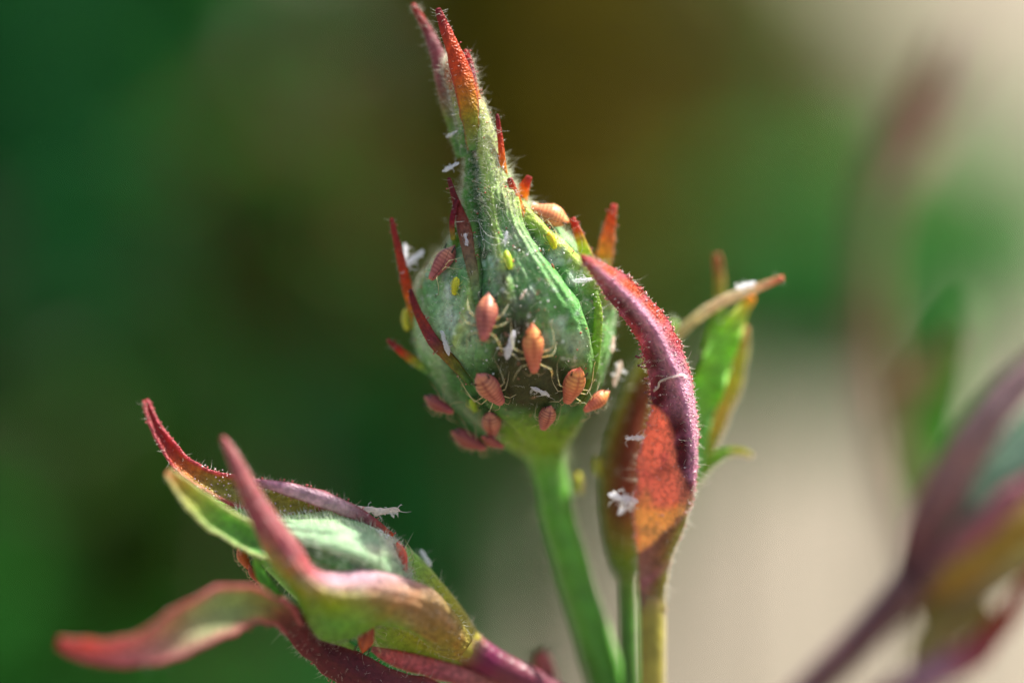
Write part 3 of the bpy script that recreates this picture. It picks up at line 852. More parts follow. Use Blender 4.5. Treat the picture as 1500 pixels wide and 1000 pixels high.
place('aphid', 'fat pale orange aphid behind the right shoulder of the bud', 'aphid', 800, 326, 165, 62, (c(236, 160, 104), c(244, 184, 120), c(206, 116, 76)), 112, AG, at=.62, normal=(.35, -.6, .7), fat=1.4)
NG = 'young aphids on the buds'
place('aphid_nymph', 'lime green young aphid in the middle of the neck base', 'young aphid', 741, 383, -88, 30, (c(176, 206, 50), c(200, 214, 60), c(120, 160, 30)), 121, NG, nymph=True)
place('aphid_nymph', 'yellow young aphid under the pink aphid at the upper left', 'young aphid', 671, 419, -105, 28, YN, 122, NG, nymph=True)
place('aphid_nymph', 'green young aphid low on the bud beside the tilted salmon aphid', 'young aphid', 694, 590, -85, 26, (c(150, 180, 40), c(170, 190, 50), c(100, 140, 30)), 123, NG, nymph=True)
place('aphid_nymph', 'lime yellow young aphid on the upper right shoulder of the bud', 'young aphid', 808, 352, -70, 28, YN, 124, NG, nymph=True)
place('aphid_nymph', 'blurred yellow young aphid at the left edge of the bud', 'young aphid', 601, 468, -80, 32, YN, 125, NG, nymph=True, at=1.05, normal=(-.8, -.55, 0))
place('aphid_nymph', 'yellow young aphid on the green stem below the bud', 'young aphid', 843, 708, -75, 32, YN, 126, NG, nymph=True, at=1.75, normal=(.9, -.3, 0.1))

SG = 'white shed aphid skins'
shed_list = [
    (747, 503, 76, 46, None, None, 'white shed skin between the two middle aphids'),
    (658, 500, 118, 40, None, None, 'white shed skin beside the curved red lobe at left'),
    (792, 570, 145, 32, None, None, 'small white shed skin below the bright orange aphid'),
    (664, 249, 10, 30, .5, (-.5, -.5, .6), 'white shed skin on the tip of the dark red lobe'),
    (665, 198, 5, 24, .55, (-.6, -.6, .3), 'tiny white shed skin on the left side of the neck'),
    (607, 386, 40, 48, .85, (-.3, -.7, .5), 'large white shed skin beside the left red spike'),
    (596, 372, 100, 30, .95, (-.3, -.7, .4), 'pale shed skin leaning on the left red spike'),
    (683, 352, 100, 20, .25, (0, -1, .2), 'tiny white shed skin on the brown part of the forked lobe'),
    (741, 350, 80, 24, None, None, 'white fluffy shed skin just above the lime green nymph'),
    (853, 412, 10, 30, .35, (.1, -.9, .3), 'flat pale shed skin behind the purple sepal tip'),
    (766, 432, 60, 20, None, None, 'pale pink scrap of skin right of the upper salmon aphid'),
    (872, 450, 130, 26, .48, (.3, -.8, .3), 'pale shed skin on the right flank of the bud'),
    (893, 505, 60, 30, .75, (.7, -.6, .2), 'pale shed skin high on the right rim of the bud'),
    (898, 548, 50, 42, .95, (.7, -.6, 0), 'blurred beige shed skin on the right rim of the bud'),
    (786, 305, 120, 22, .55, (0, -.8, .6), 'white scrap of skin on the fat pale orange aphid'),
]
for k, (px, py, ang, ln, dd, nm, lab) in enumerate(shed_list):
    tn = WS if k not in (10, 11, 12, 13) else (c(224, 200, 184), c(230, 214, 200), c(190, 160, 150))
    place('shed_skin', lab, 'shed skin', px, py, ang, ln, tn, 200 + k, SG, shed=True, at=dd, normal=nm, parts_on=k < 6)

# ------------------------------------------------------------------ bract with the purple folded sepal at right
def loft(st, cols, nt=80, ns=25, thick=0.05, seed=5, noise=0.02, tint=0.15, back=None, colfun=None, dispfun=None):
    """st[T][K] = (px,py,d); cols[T][K]"""
    st = np.asarray(st, float); cols = np.asarray(cols, float)
    A = cr(st, nt); A = np.swapaxes(cr(np.swapaxes(A, 0, 1), ns), 0, 1)
    Cc = cr(cols, nt); Cc = np.swapaxes(cr(np.swapaxes(Cc, 0, 1), ns), 0, 1)
    k = (FOCUS + A[..., 2]) / FOCUS / 100.0
    G = np.stack([(A[..., 0] - 750) * k, A[..., 2], (500 - A[..., 1]) * k], -1)
    G[..., 1] += noise * vnoise(G, 3.0, 3, seed)
    if dispfun:
        G = dispfun(G, *PX(G))
    if colfun:
        Cc = colfun(Cc, G, *PX(G))
    Cc = Cc * (1 + tint * vnoise(G, 5, 3, seed + 2))[..., None]
    g, A2, N2 = sheet(G, Cc.clip(0.002, 1), thick, back)
    return g, A2, N2

PU = c(160, 78, 100); PUL = c(212, 156, 176); PUD = c(108, 40, 56); OR2 = c(226, 96, 64); OR3 = c(226, 150, 60); BRN = c(140, 106, 66); OLV = c(156, 146, 60); RSE = c(200, 90, 90)
SEP = thing('rose_bract', 'folded purple and orange bract arching over to the right shoulder of the upright bud', 'sepal', P(958, 850, 1.4))
st = [  # left edge, left flap, keel, right flap, right edge  (px,py,d)
    [(848, 372, -.50), (849, 373, -.52), (850, 374, -.53), (851, 373, -.52), (852, 372, -.50)],
    [(861, 394, -.30), (866, 394, -.36), (872, 393, -.38), (878, 390, -.33), (884, 386, -.24)],
    [(881, 424, -.05), (890, 422, -.12), (900, 418, -.16), (909, 412, -.12), (918, 405, .0)],
    [(906, 456, .12), (918, 452, .02), (930, 446, -.05), (940, 440, .0), (948, 434, .12)],
    [(932, 492, .25), (945, 488, .10), (960, 484, .0), (972, 478, .06), (980, 471, .2)],
    [(946, 530, .38), (960, 527, .18), (979, 524, .05), (990, 518, .12), (997, 510, .28)],
    [(953, 562, .50), (970, 560, .26), (992, 556, .12), (1003, 550, .2), (1009, 542, .36)],
    [(955, 590, .58), (974, 589, .36), (1000, 586, .18), (1010, 580, .26), (1015, 572, .42)],
    [(946, 630, .66), (972, 628, .46), (1006, 624, .26), (1015, 618, .32), (1020, 610, .48)],
    [(936, 672, .76), (968, 670, .56), (1010, 664, .34), (1017, 660, .4), (1022, 654, .54)],
    [(932, 718, .86), (964, 716, .68), (1006, 712, .48), (1014, 708, .52), (1019, 704, .66)],
    [(930, 762, .98), (958, 762, .82), (992, 758, .66), (1002, 756, .7), (1008, 752, .82)],
    [(933, 806, 1.1), (952, 806, 1.0), (974, 802, .92), (984, 799, .96), (991, 796, 1.05)],
    [(935, 850, 1.25), (947, 851, 1.18), (960, 850, 1.15), (970, 849, 1.18), (977, 847, 1.25)],
    [(938, 900, 1.38), (947, 901, 1.3), (957, 900, 1.28), (966, 899, 1.3), (972, 898, 1.38)]]
cl = [
    [RED, RED, RED, RED, RED], [MAU, RED, RED, ORG, RSE], [PUD, PU, PU, ORG, RED], [PU, PUD, PUL, OR2 * .8, RED],
    [RSE * .8, PU, PUL, OR2 * .6 + PU * .4, RED], [PU, PUD, PUL, PU * 1.2, RSE], [PU, PUD, PUL, PUL, RSE], [PUD, PUD, PUL * .9, PUL, PUL], [PUD, PUD, PUD, PUL, PUL], [PUD, PUD, PUD, PUL * .9, PUL],
    [PUD, PUD, PUD * 1.1, PU, PUL], [PUD, PUD, BRN, OLV, OLV], [c(150, 106, 92), c(150, 106, 92), BRN, OLV, OLV], [c(156, 116, 104), c(156, 116, 104), BRN, OLV, c(176, 166, 60)], [c(150, 120, 96), c(150, 120, 90), OLV, OLV, c(180, 170, 60)]]
def bract_col(C, G, X, Y):
    n1 = vnoise(G, 4.0, 4, 301); n2 = vnoise(G, 2.2, 3, 302)
    dK, _ = pdist(X, Y, [(872, 393), (900, 418), (930, 446), (960, 484), (979, 524), (992, 556), (1002, 586), (1010, 624), (1014, 664), (1012, 700)])
    C = mixc(C, c(206, 150, 180), 0.75 * ga(dK, 5 + 0 * X))
    # orange panel: transmitted sun painted in against the shaded purple, with a crisp border
    bx = np.interp(Y, [588, 608, 640, 670, 700, 725, 750, 775, 795, 812], [952, 976, 990, 993, 1006, 1009, 1001, 980, 956, 930]) + 9 * n1
    m = smooth(5, -5, X - bx) * smooth(586, 600, Y + 8 * n1) * (Y < 816)
    oc = mixc(np.broadcast_to(c(234, 144, 116), C.shape), c(238, 186, 112), smooth(-.1, .7, n2 + (Y - 710) / 80))
    oc = mixc(oc, c(226, 124, 118), smooth(0.1, 0.6, n1) * .7)
    vein = np.abs(np.sin((X * .55 + Y * 0.8 + 10 * n2) / 15.0)) ** 14
    oc = mixc(oc, c(130, 60, 46), .5 * ga(np.hypot((X - 972) / 1.4 + (Y - 690) * .5, Y - 690 + 8 * n1), 11))
    C = mixc(C, c(200, 120, 150), .35 * vein)
    return mixc(C, oc, m)
def bract_disp(G, X, Y):
    dK, _ = pdist(X, Y, [(872, 393), (900, 418), (930, 446), (960, 484), (979, 524), (992, 556), (1002, 586), (1010, 624), (1014, 664), (1010, 712), (992, 758)])
    n1 = vnoise(G, 9.0, 3, 303)
    G = G.copy()
    G[..., 1] += -0.07 * ga(dK, 5.5) + 0.02 * n1 + 0.012 * np.sin((X * .55 + Y * .8) / 7.5)
    e = np.abs(np.linspace(-1, 1, G.shape[1]))[None] ** 6
    G[..., 0] += e * 0.055 * vnoise(G, 6.5, 3, 304)
    return G
g, A, Nn = loft(st, cl, 160, 61, 0.035, 51, 0.03, colfun=bract_col, dispfun=bract_disp)
_ix = np.linspace(0, 159, 100).astype(int); A = A[_ix][:, ::2]; Nn = Nn[_ix][:, ::2]
bl = make('blade', g, M_BRACT, SEP)
SEP_BVH = BVHTree.FromPolygons([tuple(v) for v in A.reshape(-1, 3).tolist()], grid_faces(*A.shape[:2]))
h = Geo()
i = rng.integers(3, 86, 190); e = rng.integers(0, 2, 190) * 30
dr = np.where(e == 0, -1.0, 1.0)
d = unit(np.stack([dr, -0.5 + 0 * dr, 0.35 * dr + 0.1], -1) + rng.normal(0, .3, (190, 3)))
stalked(A[i, e], d, 0.022, 0.009, c(160, 40, 56), c(220, 130, 130), h)
i = rng.integers(30, 60, 9); e = np.zeros(9, int)
stalked(A[i, e], unit(np.stack([-np.ones(9), -.4 * np.ones(9), .1 * np.ones(9)], -1) + rng.normal(0, .35, (9, 3))), 0.11, 0.014, c(120, 24, 40), c(90, 20, 30), h)
make('edge_glands', h, M_GLAND, bl, kind='stuff')
h = Geo()
i = rng.integers(2, 98, 900); e = np.where(rng.uniform(0, 1, 900) < 0.55, rng.integers(0, 2, 900) * 30, rng.integers(0, 31, 900))
d = unit(Nn[i, e] + np.stack([np.where(e == 0, -1.0, np.where(e == 30, 1.0, 0)), 0 * i, 0 * i + .1], -1))
hairs(A[i, e], d, 0.065, 0.0034, HAIR, (0, 0, 0), .5, .6, h)
make('hairs', h, M_HAIR, bl, kind='stuff')
h = Geo()
i = rng.integers(4, 80, 120); e = rng.integers(1, 30, 120)
beads(A[i, e] + Nn[i, e] * .01, rng.uniform(.008, .018, 120), c(226, 190, 200), h)
i = rng.integers(4, 86, 260); e = rng.integers(0, 2, 260) * 30
beads(A[i, e] + rng.normal(0, .012, (260, 3)), rng.uniform(.007, .017, 260), np.where(rng.uniform(0, 1, (260, 1)) < .5, c(230, 196, 200)[None], c(190, 60, 70)[None]), h)
make('droplets', h, M_GLAND, bl, kind='stuff')
g, pp, rr_ = ptube([(956, 868, 1.36, 17), (956, 905, 1.42, 18.5), (956, 1000, 1.5, 18), (958, 1150, 1.8, 18), (975, 1380, 2.6, 20)], [c(156, 130, 84), OLV, OLV, OLV, OLV], 30, 14)
make('petiole', g, M_STEM, SEP)
place('shed_skin', 'white fluffy shed skin on the left margin of the purple bract, the lower one', 'shed skin', 916, 733, 160, 50, WS, 231, SG, shed=True, at=.78, normal=(-.3, -.9, .3))
place('shed_skin', 'white shed skin stuck lower on the bract margin below the fluffy one', 'shed skin', 921, 745, 205, 36, WS, 239, SG, shed=True, at=.85, normal=(-.5, -.8, .1), parts_on=False)
place('shed_skin', 'white shed skin on the left margin of the bract, the upper one', 'shed skin', 931, 643, 178, 30, WS, 236, SG, shed=True, at=.5, normal=(-.2, -.9, .3))
# plant fibre lying across the purple keel
fp = []
for (x, y) in [(960, 571), (966, 565), (968, 558), (978, 553), (988, 550), (998, 549), (1004, 553)]:
    hh = hit(x, y, SEP_BVH)
    fp.append((hh[0] + hh[1] * .03) if hh is not None else P(x, y, .15))
o = make('plant_fibre', tube(cr(np.array(fp), 30), 0.017, c(235, 225, 220), 6), M_SKIN)
o['label'] = 'white curly fibre lying across the purple bract'; o['category'] = 'fibre'

# ------------------------------------------------------------------ bud behind the bract
DMAP[:] = [0.65, 0.05]
B2 = thing('rose_bud', 'slim green and brown rose bud behind the purple bract, with spread pale sepals', 'rose bud', P(918, 850, 2.9), 'rose buds on the plant')
def sweep(spine, cols, nt=60, n=28, dk=0.9, seed=3, colfun=None, noise=0.03):
    S = cr(dmap(spine), nt)
    pts = np.array([P(*q[:3]) for q in S]); r = S[:, 3] / 100 * (FOCUS + S[:, 2]) / FOCUS
    T = unit(np.gradient(pts, axis=0)); F = np.array([0, -1.0, 0]); F = unit(F - (T @ F)[:, None] * T); Sd = np.cross(T, F)
    an = np.linspace(0, 2 * np.pi, n, endpoint=False)
    V = pts[:, None] + (Sd[:, None] * np.sin(an)[None, :, None] + F[:, None] * np.cos(an)[None, :, None] * dk) * r[:, None, None]
    Nn = unit(V - pts[:, None])
    V = V + Nn * (noise * vnoise(V, 2.5, 3, seed) + noise * 1.2 * np.sin(an * 5 + 1)[None] * (r / r.max())[:, None])[..., None]
    C = cr(np.asarray(cols, float), nt)[:, None].repeat(n, 1)
    if colfun:
        C = colfun(C, V, an)
    C = C * (1 + .2 * vnoise(V, 4, 3, seed + 4))[..., None]
    g = Geo(); g.add(V, grid_faces(nt, n, True) + [tuple(range(n - 1, -1, -1)), tuple((nt - 1) * n + j for j in range(n))], C.clip(0, 1).reshape(-1, 3))
    return g, V, Nn
brn2 = c(112, 56, 34)
g, V, Nn = sweep([(990, 470, 2.6, 4), (966, 515, 2.7, 16), (944, 580, 2.8, 28), (928, 650, 2.85, 38), (922, 720, 2.9, 40), (920, 780, 2.9, 34), (919, 825, 2.9, 21), (920, 850, 2.9, 12)],
               [LG, YG, YG * .8, c(140, 130, 50), c(130, 120, 44), c(130, 124, 44), lime * .7, lime * .7],
               colfun=lambda C, V, an: mixc(C, brn2, np.exp(-((((an + np.pi) % (2 * np.pi)) - np.pi - 0.2) / 0.85) ** 4)[None] * smooth(.1, -.8, V[..., 2]) * smooth(-3.2, -2.4, V[..., 2])))
make('calyx', g, M_CALYX, B2)
h = Geo(); i = rng.integers(0, 60, 500); e = rng.integers(0, 28, 500)
hairs(V[i, e], Nn[i, e], .12, .004, HAIR, (0, 0, 0), .4, .5, h); make('fuzz', h, M_HAIR, B2, kind='stuff')
g, *_ = ptube([(920, 835, 2.9, 12), (922, 900, 2.9, 12), (925, 1000, 2.9, 13), (940, 1180, 2.9, 15), (980, 1390, 2.9, 20)], [lime * .8, c(80, 130, 40), c(76, 124, 40), c(76, 124, 40), c(70, 110, 40)], 30, 12)
make('stem', g, M_STEM, B2)
lobe(B2, 'sepal', [(1148, 406, 1.6, 3), (1128, 414, 1.7, 5), (1100, 425, 1.8, 6), (1062, 440, 1.9, 7), (1020, 466, 2.0, 7), (985, 500, 2.2, 7), (960, 540, 2.5, 9)],
     [c(190, 100, 70), c(210, 170, 130), c(222, 202, 166), c(222, 204, 166), c(216, 204, 156), PALE, LG], label='long pale sepal curving out to the right', curl=-1.0, hair=60, seed=61, mat=M_SEPAL)
lobe(B2, 'sepal', [(1050, 372, 2.8, 5), (1053, 395, 2.8, 7), (1055, 430, 2.8, 8), (1050, 470, 2.8, 10), (1038, 520, 2.9, 12)], [c(170, 90, 60), c(160, 120, 60), YG * .8, LG, LG], curl=-.8, hair=10, seed=62)
lobe(B2, 'sepal', [(1104, 434, 2.3, 4), (1090, 452, 2.3, 9), (1068, 490, 2.3, 18), (1046, 540, 2.35, 22), (1030, 590, 2.4, 22), (1020, 640, 2.5, 17), (1008, 690, 2.6, 14), (985, 760, 2.7, 9)],
     [YORG, c(204, 206, 76), c(160, 216, 80), c(146, 212, 76), c(140, 206, 84), c(130, 190, 110), c(124, 184, 114), LG], curl=.7, wavy=.5, hair=60, seed=63, label='bright green sepal on the right')
lobe(B2, 'sepal', [(1092, 478, 2.9, 5), (1085, 510, 2.9, 12), (1070, 560, 2.9, 18), (1050, 610, 2.9, 17), (1036, 660, 2.9, 11), (1018, 710, 2.9, 7)],
     [YORG, c(200, 196, 70), c(206, 196, 76), c(214, 180, 80), YG, LG], curl=.5, edge=PALE, hair=120, seed=64)
lobe(B2, 'sepal', [(1103, 668, 2.4, 3), (1085, 662, 2.4, 5), (1062, 664, 2.4, 7), (1042, 676, 2.5, 8), (1026, 694, 2.6, 7), (1008, 715, 2.7, 5)], [c(170, 160, 100), YG, LG, LG, LG, LG], curl=-.9, hair=10, seed=65)
DMAP[:] = [1.0, 0.0]
place('shed_skin', 'whitish shed skin on the pale curving sepal at right', 'shed skin', 1092, 424, 40, 36, WS, 233, SG, shed=True, at=1.1, normal=(0, -.6, .8))
place('aphid_nymph', 'pale yellow young aphid on the left edge of the slim bud', 'young aphid', 880, 683, -80, 26, YN, 127, NG, nymph=True, at=1.85, normal=(-.9, -.4, 0))

# ------------------------------------------------------------------ drooping bud at lower left
B3 = thing('rose_bud', 'opening rose bud leaning left with pale fuzzy middle and red sepals, lower left', 'rose bud', P(690, 950, .9), 'rose buds on the plant')
def col3(C, V, an):
    return mixc(C, c(110, 170, 60), smooth(-.1, .5, np.cos(an - 2.2))[None] * .5)
FUZ = c(136, 170, 128)
g, V3, N3 = sweep([(300, 735, .5, 6), (350, 758, .5, 22), (400, 785, .55, 44), (450, 808, .6, 62), (510, 838, .65, 76), (570, 872, .7, 74), (625, 908, .78, 56), (665, 936, .85, 38), (690, 952, .9, 26)],
                [LG, c(110, 170, 60), c(120, 176, 80), c(110, 170, 80), c(110, 164, 70), c(120, 160, 60), YG * .8, OLV, OLV], 70, 40, .85, 71, col3)
make('calyx', g, M_CALYX, B3)
B3_BVH = BVHTree.FromPolygons([tuple(v) for v in V3.reshape(-1, 3).tolist()], grid_faces(70, 40, True))
g, *_ = ptube([(675, 942, .9, 30), (700, 958, .95, 25), (740, 980, 1.05, 22), (790, 1006, 1.2, 22), (860, 1060, 1.6, 24), (950, 1220, 2.6, 26)], [OLV, MAUD * 1.2, MAUD * 1.3, MAUD * 1.3, MAUD, c(70, 90, 50)], 36, 16, .01)
make('stem', g, M_STEM, B3)
# the pale, downy middle sepal
st = [[(345, 745, .1), (348, 750, .0), (352, 757, -.05), (356, 764, .0), (358, 770, .1)],
      [(400, 756, .1), (404, 764, -.02), (408, 776, -.10), (410, 788, -.05), (412, 798, .1)],
      [(452, 752, .15), (456, 768, -.05), (460, 790, -.16), (462, 808, -.12), (462, 824, .05)],
      [(500, 748, .22), (506, 772, -.02), (510, 800, -.18), (510, 824, -.15), (508, 842, .05)],
      [(545, 762, .25), (548, 786, .02), (548, 812, -.12), (545, 836, -.1), (540, 856, .05)],
      [(572, 785, .3), (574, 802, .12), (574, 824, .0), (570, 846, .02), (564, 868, .12)],
      [(592, 815, .35), (592, 828, .22), (592, 842, .15), (590, 858, .15), (584, 880, .25)],
      [(606, 850, .42), (606, 858, .36), (606, 868, .3), (604, 880, .3), (600, 894, .36)]]
gr = c(96, 164, 60)
cl = [[LG, gr, gr, gr, LG]] + [[LG, FUZ, FUZ, gr * .6 + FUZ * .4, LG]] + [[c(160, 190, 120), FUZ, FUZ, FUZ * .5 + gr * .5, gr]] * 3 + [[c(190, 180, 160), c(190, 176, 160), FUZ, FUZ * .8, gr]] + [[ORG * .8, MAU, FUZ * .8, gr, LG]] * 2
def down_disp(G, X, Y):
    G = G.copy(); v = np.linspace(0, 1, G.shape[1])[None]; u = np.linspace(0, 1, G.shape[0])[:, None]
    G[..., 1] -= .42 * np.sin(np.pi * u) * smooth(0, .55, v)
    G[..., 1] += .05 * np.sin(v * 19 + 2.2 * vnoise(G, 1.2, 2, 320)) * smooth(.25, .6, v) + .075 * vnoise(G, 3.0, 4, 321) + .02 * np.sin(v * 46 + u * 9)
    return G
def down_col(C, G, X, Y):
    v = np.linspace(0, 1, G.shape[1])[None]
    gv = np.sin(v * 19 + 2.2 * vnoise(G, 1.2, 2, 320)) * smooth(.35, .7, v)
    C = mixc(C, c(60, 136, 44), smooth(.1, .9, gv) * .85)
    return mixc(C, c(190, 170, 160), .5 * smooth(.2, .7, vnoise(G, 2.5, 3, 322)) * smooth(470, 540, X))
g, A, Nn = loft(st, cl, 70, 31, .05, 72, .04, dispfun=down_disp, colfun=down_col)
o = make('sepal', g, M_CALYX, B3); o['label'] = 'pale green downy inner sepal'
h = Geo(); i = rng.integers(0, 70, 5200); e = rng.integers(0, 31, 5200)
hairs(A[i, e], Nn[i, e], .075, .0040, c(225, 232, 218), (-.5, 0, .35), .35, .5, h); make('down', h, M_HAIR, o, kind='stuff')
h = Geo(); i = rng.integers(38, 66, 60); e = rng.integers(0, 7, 60)
beads(A[i, e] + Nn[i, e] * .015, rng.uniform(.012, .026, 60), c(232, 224, 222), h); make('droplets', h, M_GLAND, o, kind='stuff')
# upper red sepal, two facets
UP = [(213, 585, .75, 4), (225, 618, .62, 7), (247, 655, .5, 11), (278, 690, .4, 15), (318, 710, .32, 18), (365, 727, .24, 24), (415, 740, .18, 28), (465, 752, .18, 27), (510, 764, .26, 21), (555, 785, .36, 15), (600, 825, .5, 12), (645, 885, .7, 12), (675, 930, .85, 12)]
o, A, Nn = lobe(B3, 'sepal', UP, [RED * .8, RED * .9, RED * .8 + ORG * .2, ORG * .6 + OLV * .4, OLV, OLV, OLV * 1.1, OLV, YG * .7, OLV, OLV, OLV, OLV], nt=90, ns=17, label='upper red and olive sepal with beaded edge',
     curl=.9, edge=c(190, 80, 90), hair=260, glands=50, seed=73, wavy=.15, roll=[0, 0, 5, 10, 14, 14, 14, 10, 0, 0, 0, 0, 0])
h = Geo(); i = rng.integers(25, 70, 200); e = rng.integers(0, 5, 200)
beads(A[i, e * 4] + rng.normal(0, .03, (200, 3)) * np.array([1, .3, 1]) + np.array([0, -.02, .0]), rng.uniform(.006, .018, 200), c(228, 200, 205), h); make('droplets', h, M_GLAND, o, kind='stuff')
# mauve upper face turned to the sky
lobe(B3, 'sepal', [(368, 704, .05, 3), (400, 711, -.02, 7), (435, 720, -.06, 11), (470, 731, -.06, 12), (505, 744, -.02, 11), (540, 762, .06, 8), (575, 786, .2, 5)],
     [MAU, PUL, c(206, 170, 184), c(206, 170, 184), c(196, 160, 170), MAU, ORG], curl=-.8, hair=160, glands=24, edge=RED * .8, seed=74, label='mauve upper face of the folded sepal')
# green sepal, left
lobe(B3, 'sepal', [(244, 690, -.9, 6), (264, 710, -.85, 13), (290, 736, -.75, 19), (325, 765, -.6, 22), (365, 790, -.42, 21), (410, 812, -.25, 17), (460, 838, -.1, 12)],
     [c(200, 130, 80), c(190, 170, 70), c(170, 190, 80), c(130, 190, 80), c(110, 176, 80), c(110, 176, 80), LG], curl=.8, edge=c(200, 205, 140), hair=60, seed=75, label='light green sepal pointing left', roll=15)
lobe(B3, 'sepal', [(330, 742, .3, 2), (352, 742, .28, 4), (385, 752, .25, 5), (420, 762, .22, 6), (450, 770, .3, 5)], [c(190, 120, 90), LG, LG, LG, LG], curl=.8, hair=10, seed=76)
# front mauve sepal crossing the bud: strip, pale upper facet, green belly
st = [[(322, 640, -1.05), (324, 639, -1.08), (326, 638, -1.08), (328, 639, -1.06), (330, 640, -1.02)],
      [(334, 676, -1.05), (339, 675, -1.12), (343, 673, -1.13), (347, 671, -1.1), (351, 668, -1.02)],
      [(352, 726, -1.02), (359, 723, -1.12), (366, 719, -1.13), (371, 715, -1.08), (376, 711, -.98)],
      [(374, 778, -.98), (384, 773, -1.08), (393, 767, -1.10), (400, 761, -1.04), (406, 755, -.92)],
      [(396, 824, -.88), (409, 819, -1.00), (421, 811, -1.04), (430, 803, -.98), (438, 795, -.82)],
      [(430, 870, -.75), (438, 858, -.92), (447, 848, -.98), (454, 840, -.92), (462, 832, -.74)],
      [(466, 932, -.42), (472, 905, -.78), (482, 874, -.92), (490, 854, -.86), (496, 838, -.66)],
      [(512, 936, -.38), (516, 908, -.70), (524, 876, -.86), (530, 852, -.78), (534, 834, -.58)],
      [(556, 916, -.32), (560, 898, -.60), (568, 878, -.74), (574, 858, -.68), (578, 842, -.48)],
      [(604, 926, -.10), (608, 912, -.38), (616, 895, -.52), (624, 877, -.48), (632, 862, -.28)],
      [(638, 955, .15), (643, 942, -.10), (651, 927, -.24), (660, 912, -.20), (668, 900, .0)],
      [(670, 966, .45), (675, 960, .28), (681, 952, .2), (687, 944, .24), (692, 937, .4)]]
mv = c(176, 96, 100); pm = c(206, 168, 176); gb = c(120, 172, 60); ob = c(168, 132, 84)
cl = [[mv, c(160, 64, 60), c(160, 64, 60), mv, mv], [mv, mv, mv * .9, mv, mv], [mv, mv, mv * .9, mv * .9, mv], [mv * .9, mv, mv, mv * .9, mv], [YG, c(180, 150, 90), mv, mv * .9, mv], [gb, YG, c(180, 150, 110), mv, mv],
      [gb * .8, gb, YG, pm, pm], [gb * .8, gb, c(172, 170, 84), pm, pm], [gb, c(150, 160, 70), c(170, 140, 90), c(190, 146, 130), pm], [LG, c(170, 150, 90), ob, ob, c(176, 140, 110)], [YG, OLV, c(170, 140, 60), ob, OLV], [OLV, OLV, OLV, OLV, OLV]]
def front_disp(G, X, Y):
    G = G.copy(); u = np.linspace(0, 1, G.shape[1])[None]
    G[..., 1] += .006 * np.sin(u * 34 + 3 * vnoise(G, 1.5, 2, 310)) + .03 * vnoise(G, 5, 4, 311)
    return G
def front_col(C, G, X, Y):
    u = np.linspace(0, 1, G.shape[1])[None]
    v = np.abs(np.sin(u * 17 + 1.5 * vnoise(G, 1.5, 2, 310))) ** 10
    C = mixc(C, C * np.array([1.2, .8, .7]), .6 * smooth(0, .6, vnoise(G, 5, 4, 312)))
    return mixc(C, C * .8, .25 * v)
g, A, Nn = loft(st, cl, 130, 61, .035, 77, .05, dispfun=front_disp, colfun=front_col); A = A[::1, ::1]
o = make('sepal', g, M_SEPAL, B3); o['label'] = 'blurred mauve and olive sepal crossing in front'
h = Geo(); i = rng.integers(4, 128, 600); e = np.where(rng.uniform(0, 1, 600) < .6, rng.integers(0, 2, 600) * 60, rng.integers(0, 61, 600))
hairs(A[i, e], Nn[i, e], .06, .0036, HAIR, (0, 0, .1), .6, .6, h); make('hairs', h, M_HAIR, o, kind='stuff')
# thin green strips into the dark gap
lobe(B3, 'sepal', [(376, 808, -.35, 3), (378, 830, -.4, 6), (392, 858, -.4, 8), (415, 884, -.3, 8), (440, 905, -.2, 6)], [c(180, 190, 80), c(120, 190, 60), c(100, 180, 60), c(90, 160, 60), gr], curl=-.8, hair=0, seed=79)
lobe(B3, 'sepal', [(522, 950, -.1, 2), (505, 942, -.12, 4), (480, 934, -.12, 5), (450, 925, -.1, 5)], [LG, LG, LG, LG], curl=-.8, hair=10, seed=80)
h = Geo(); i = rng.integers(0, 70, 700); e = rng.integers(0, 40, 700)
hairs(V3[i, e], N3[i, e], .09, .0036, HAIR, (0, 0, .1), .4, .5, h); make('fuzz', h, M_HAIR, B3, kind='stuff')

# lower bract with the blurred pink tip
B4 = thing('rose_bract', 'dark maroon hairy bract under the left bud, ending in a blurred pink tip', 'bract', P(560, 985, .1))
o, A, Nn = lobe(B4, 'blade', [(84, 940, -2.0, 9), (125, 950, -1.95, 17), (180, 952, -1.85, 22), (232, 938, -1.7, 31), (285, 912, -1.5, 38), (335, 888, -1.25, 36), (378, 884, -1.0, 26), (412, 898, -.7, 20), (430, 918, -.45, 15)],
     [c(196, 90, 78), c(214, 112, 100), c(206, 124, 120), c(190, 140, 120), c(168, 166, 116), c(150, 166, 104), c(150, 150, 84), c(130, 76, 56), c(96, 36, 36)], nt=70, ns=15, curl=.75, keel=-.12, edge=c(190, 96, 104), hair=60, glands=14, seed=81, roll=-12, label='blurred pink and green leaf tip')
o, A, Nn = lobe(B4, 'base', [(405, 885, -.7, 13), (425, 905, -.4, 19), (452, 934, -.12, 23), (485, 962, .05, 25), (530, 990, .15, 28), (590, 1015, .25, 30), (680, 1050, .5, 30), (800, 1110, 1.2, 26), (940, 1230, 2.6, 20)],
     [c(110, 44, 44), c(96, 32, 36), c(88, 28, 36), c(84, 28, 36), c(90, 34, 42), c(96, 40, 44), c(96, 40, 44), c(90, 60, 50), c(80, 90, 50)], nt=80, ns=15, curl=-.9, keel=.1, edge=c(110, 44, 44), hair=900, glands=30, seed=82, thick=.09, mat=M_CALYX, label='dark maroon hairy base of the bract')
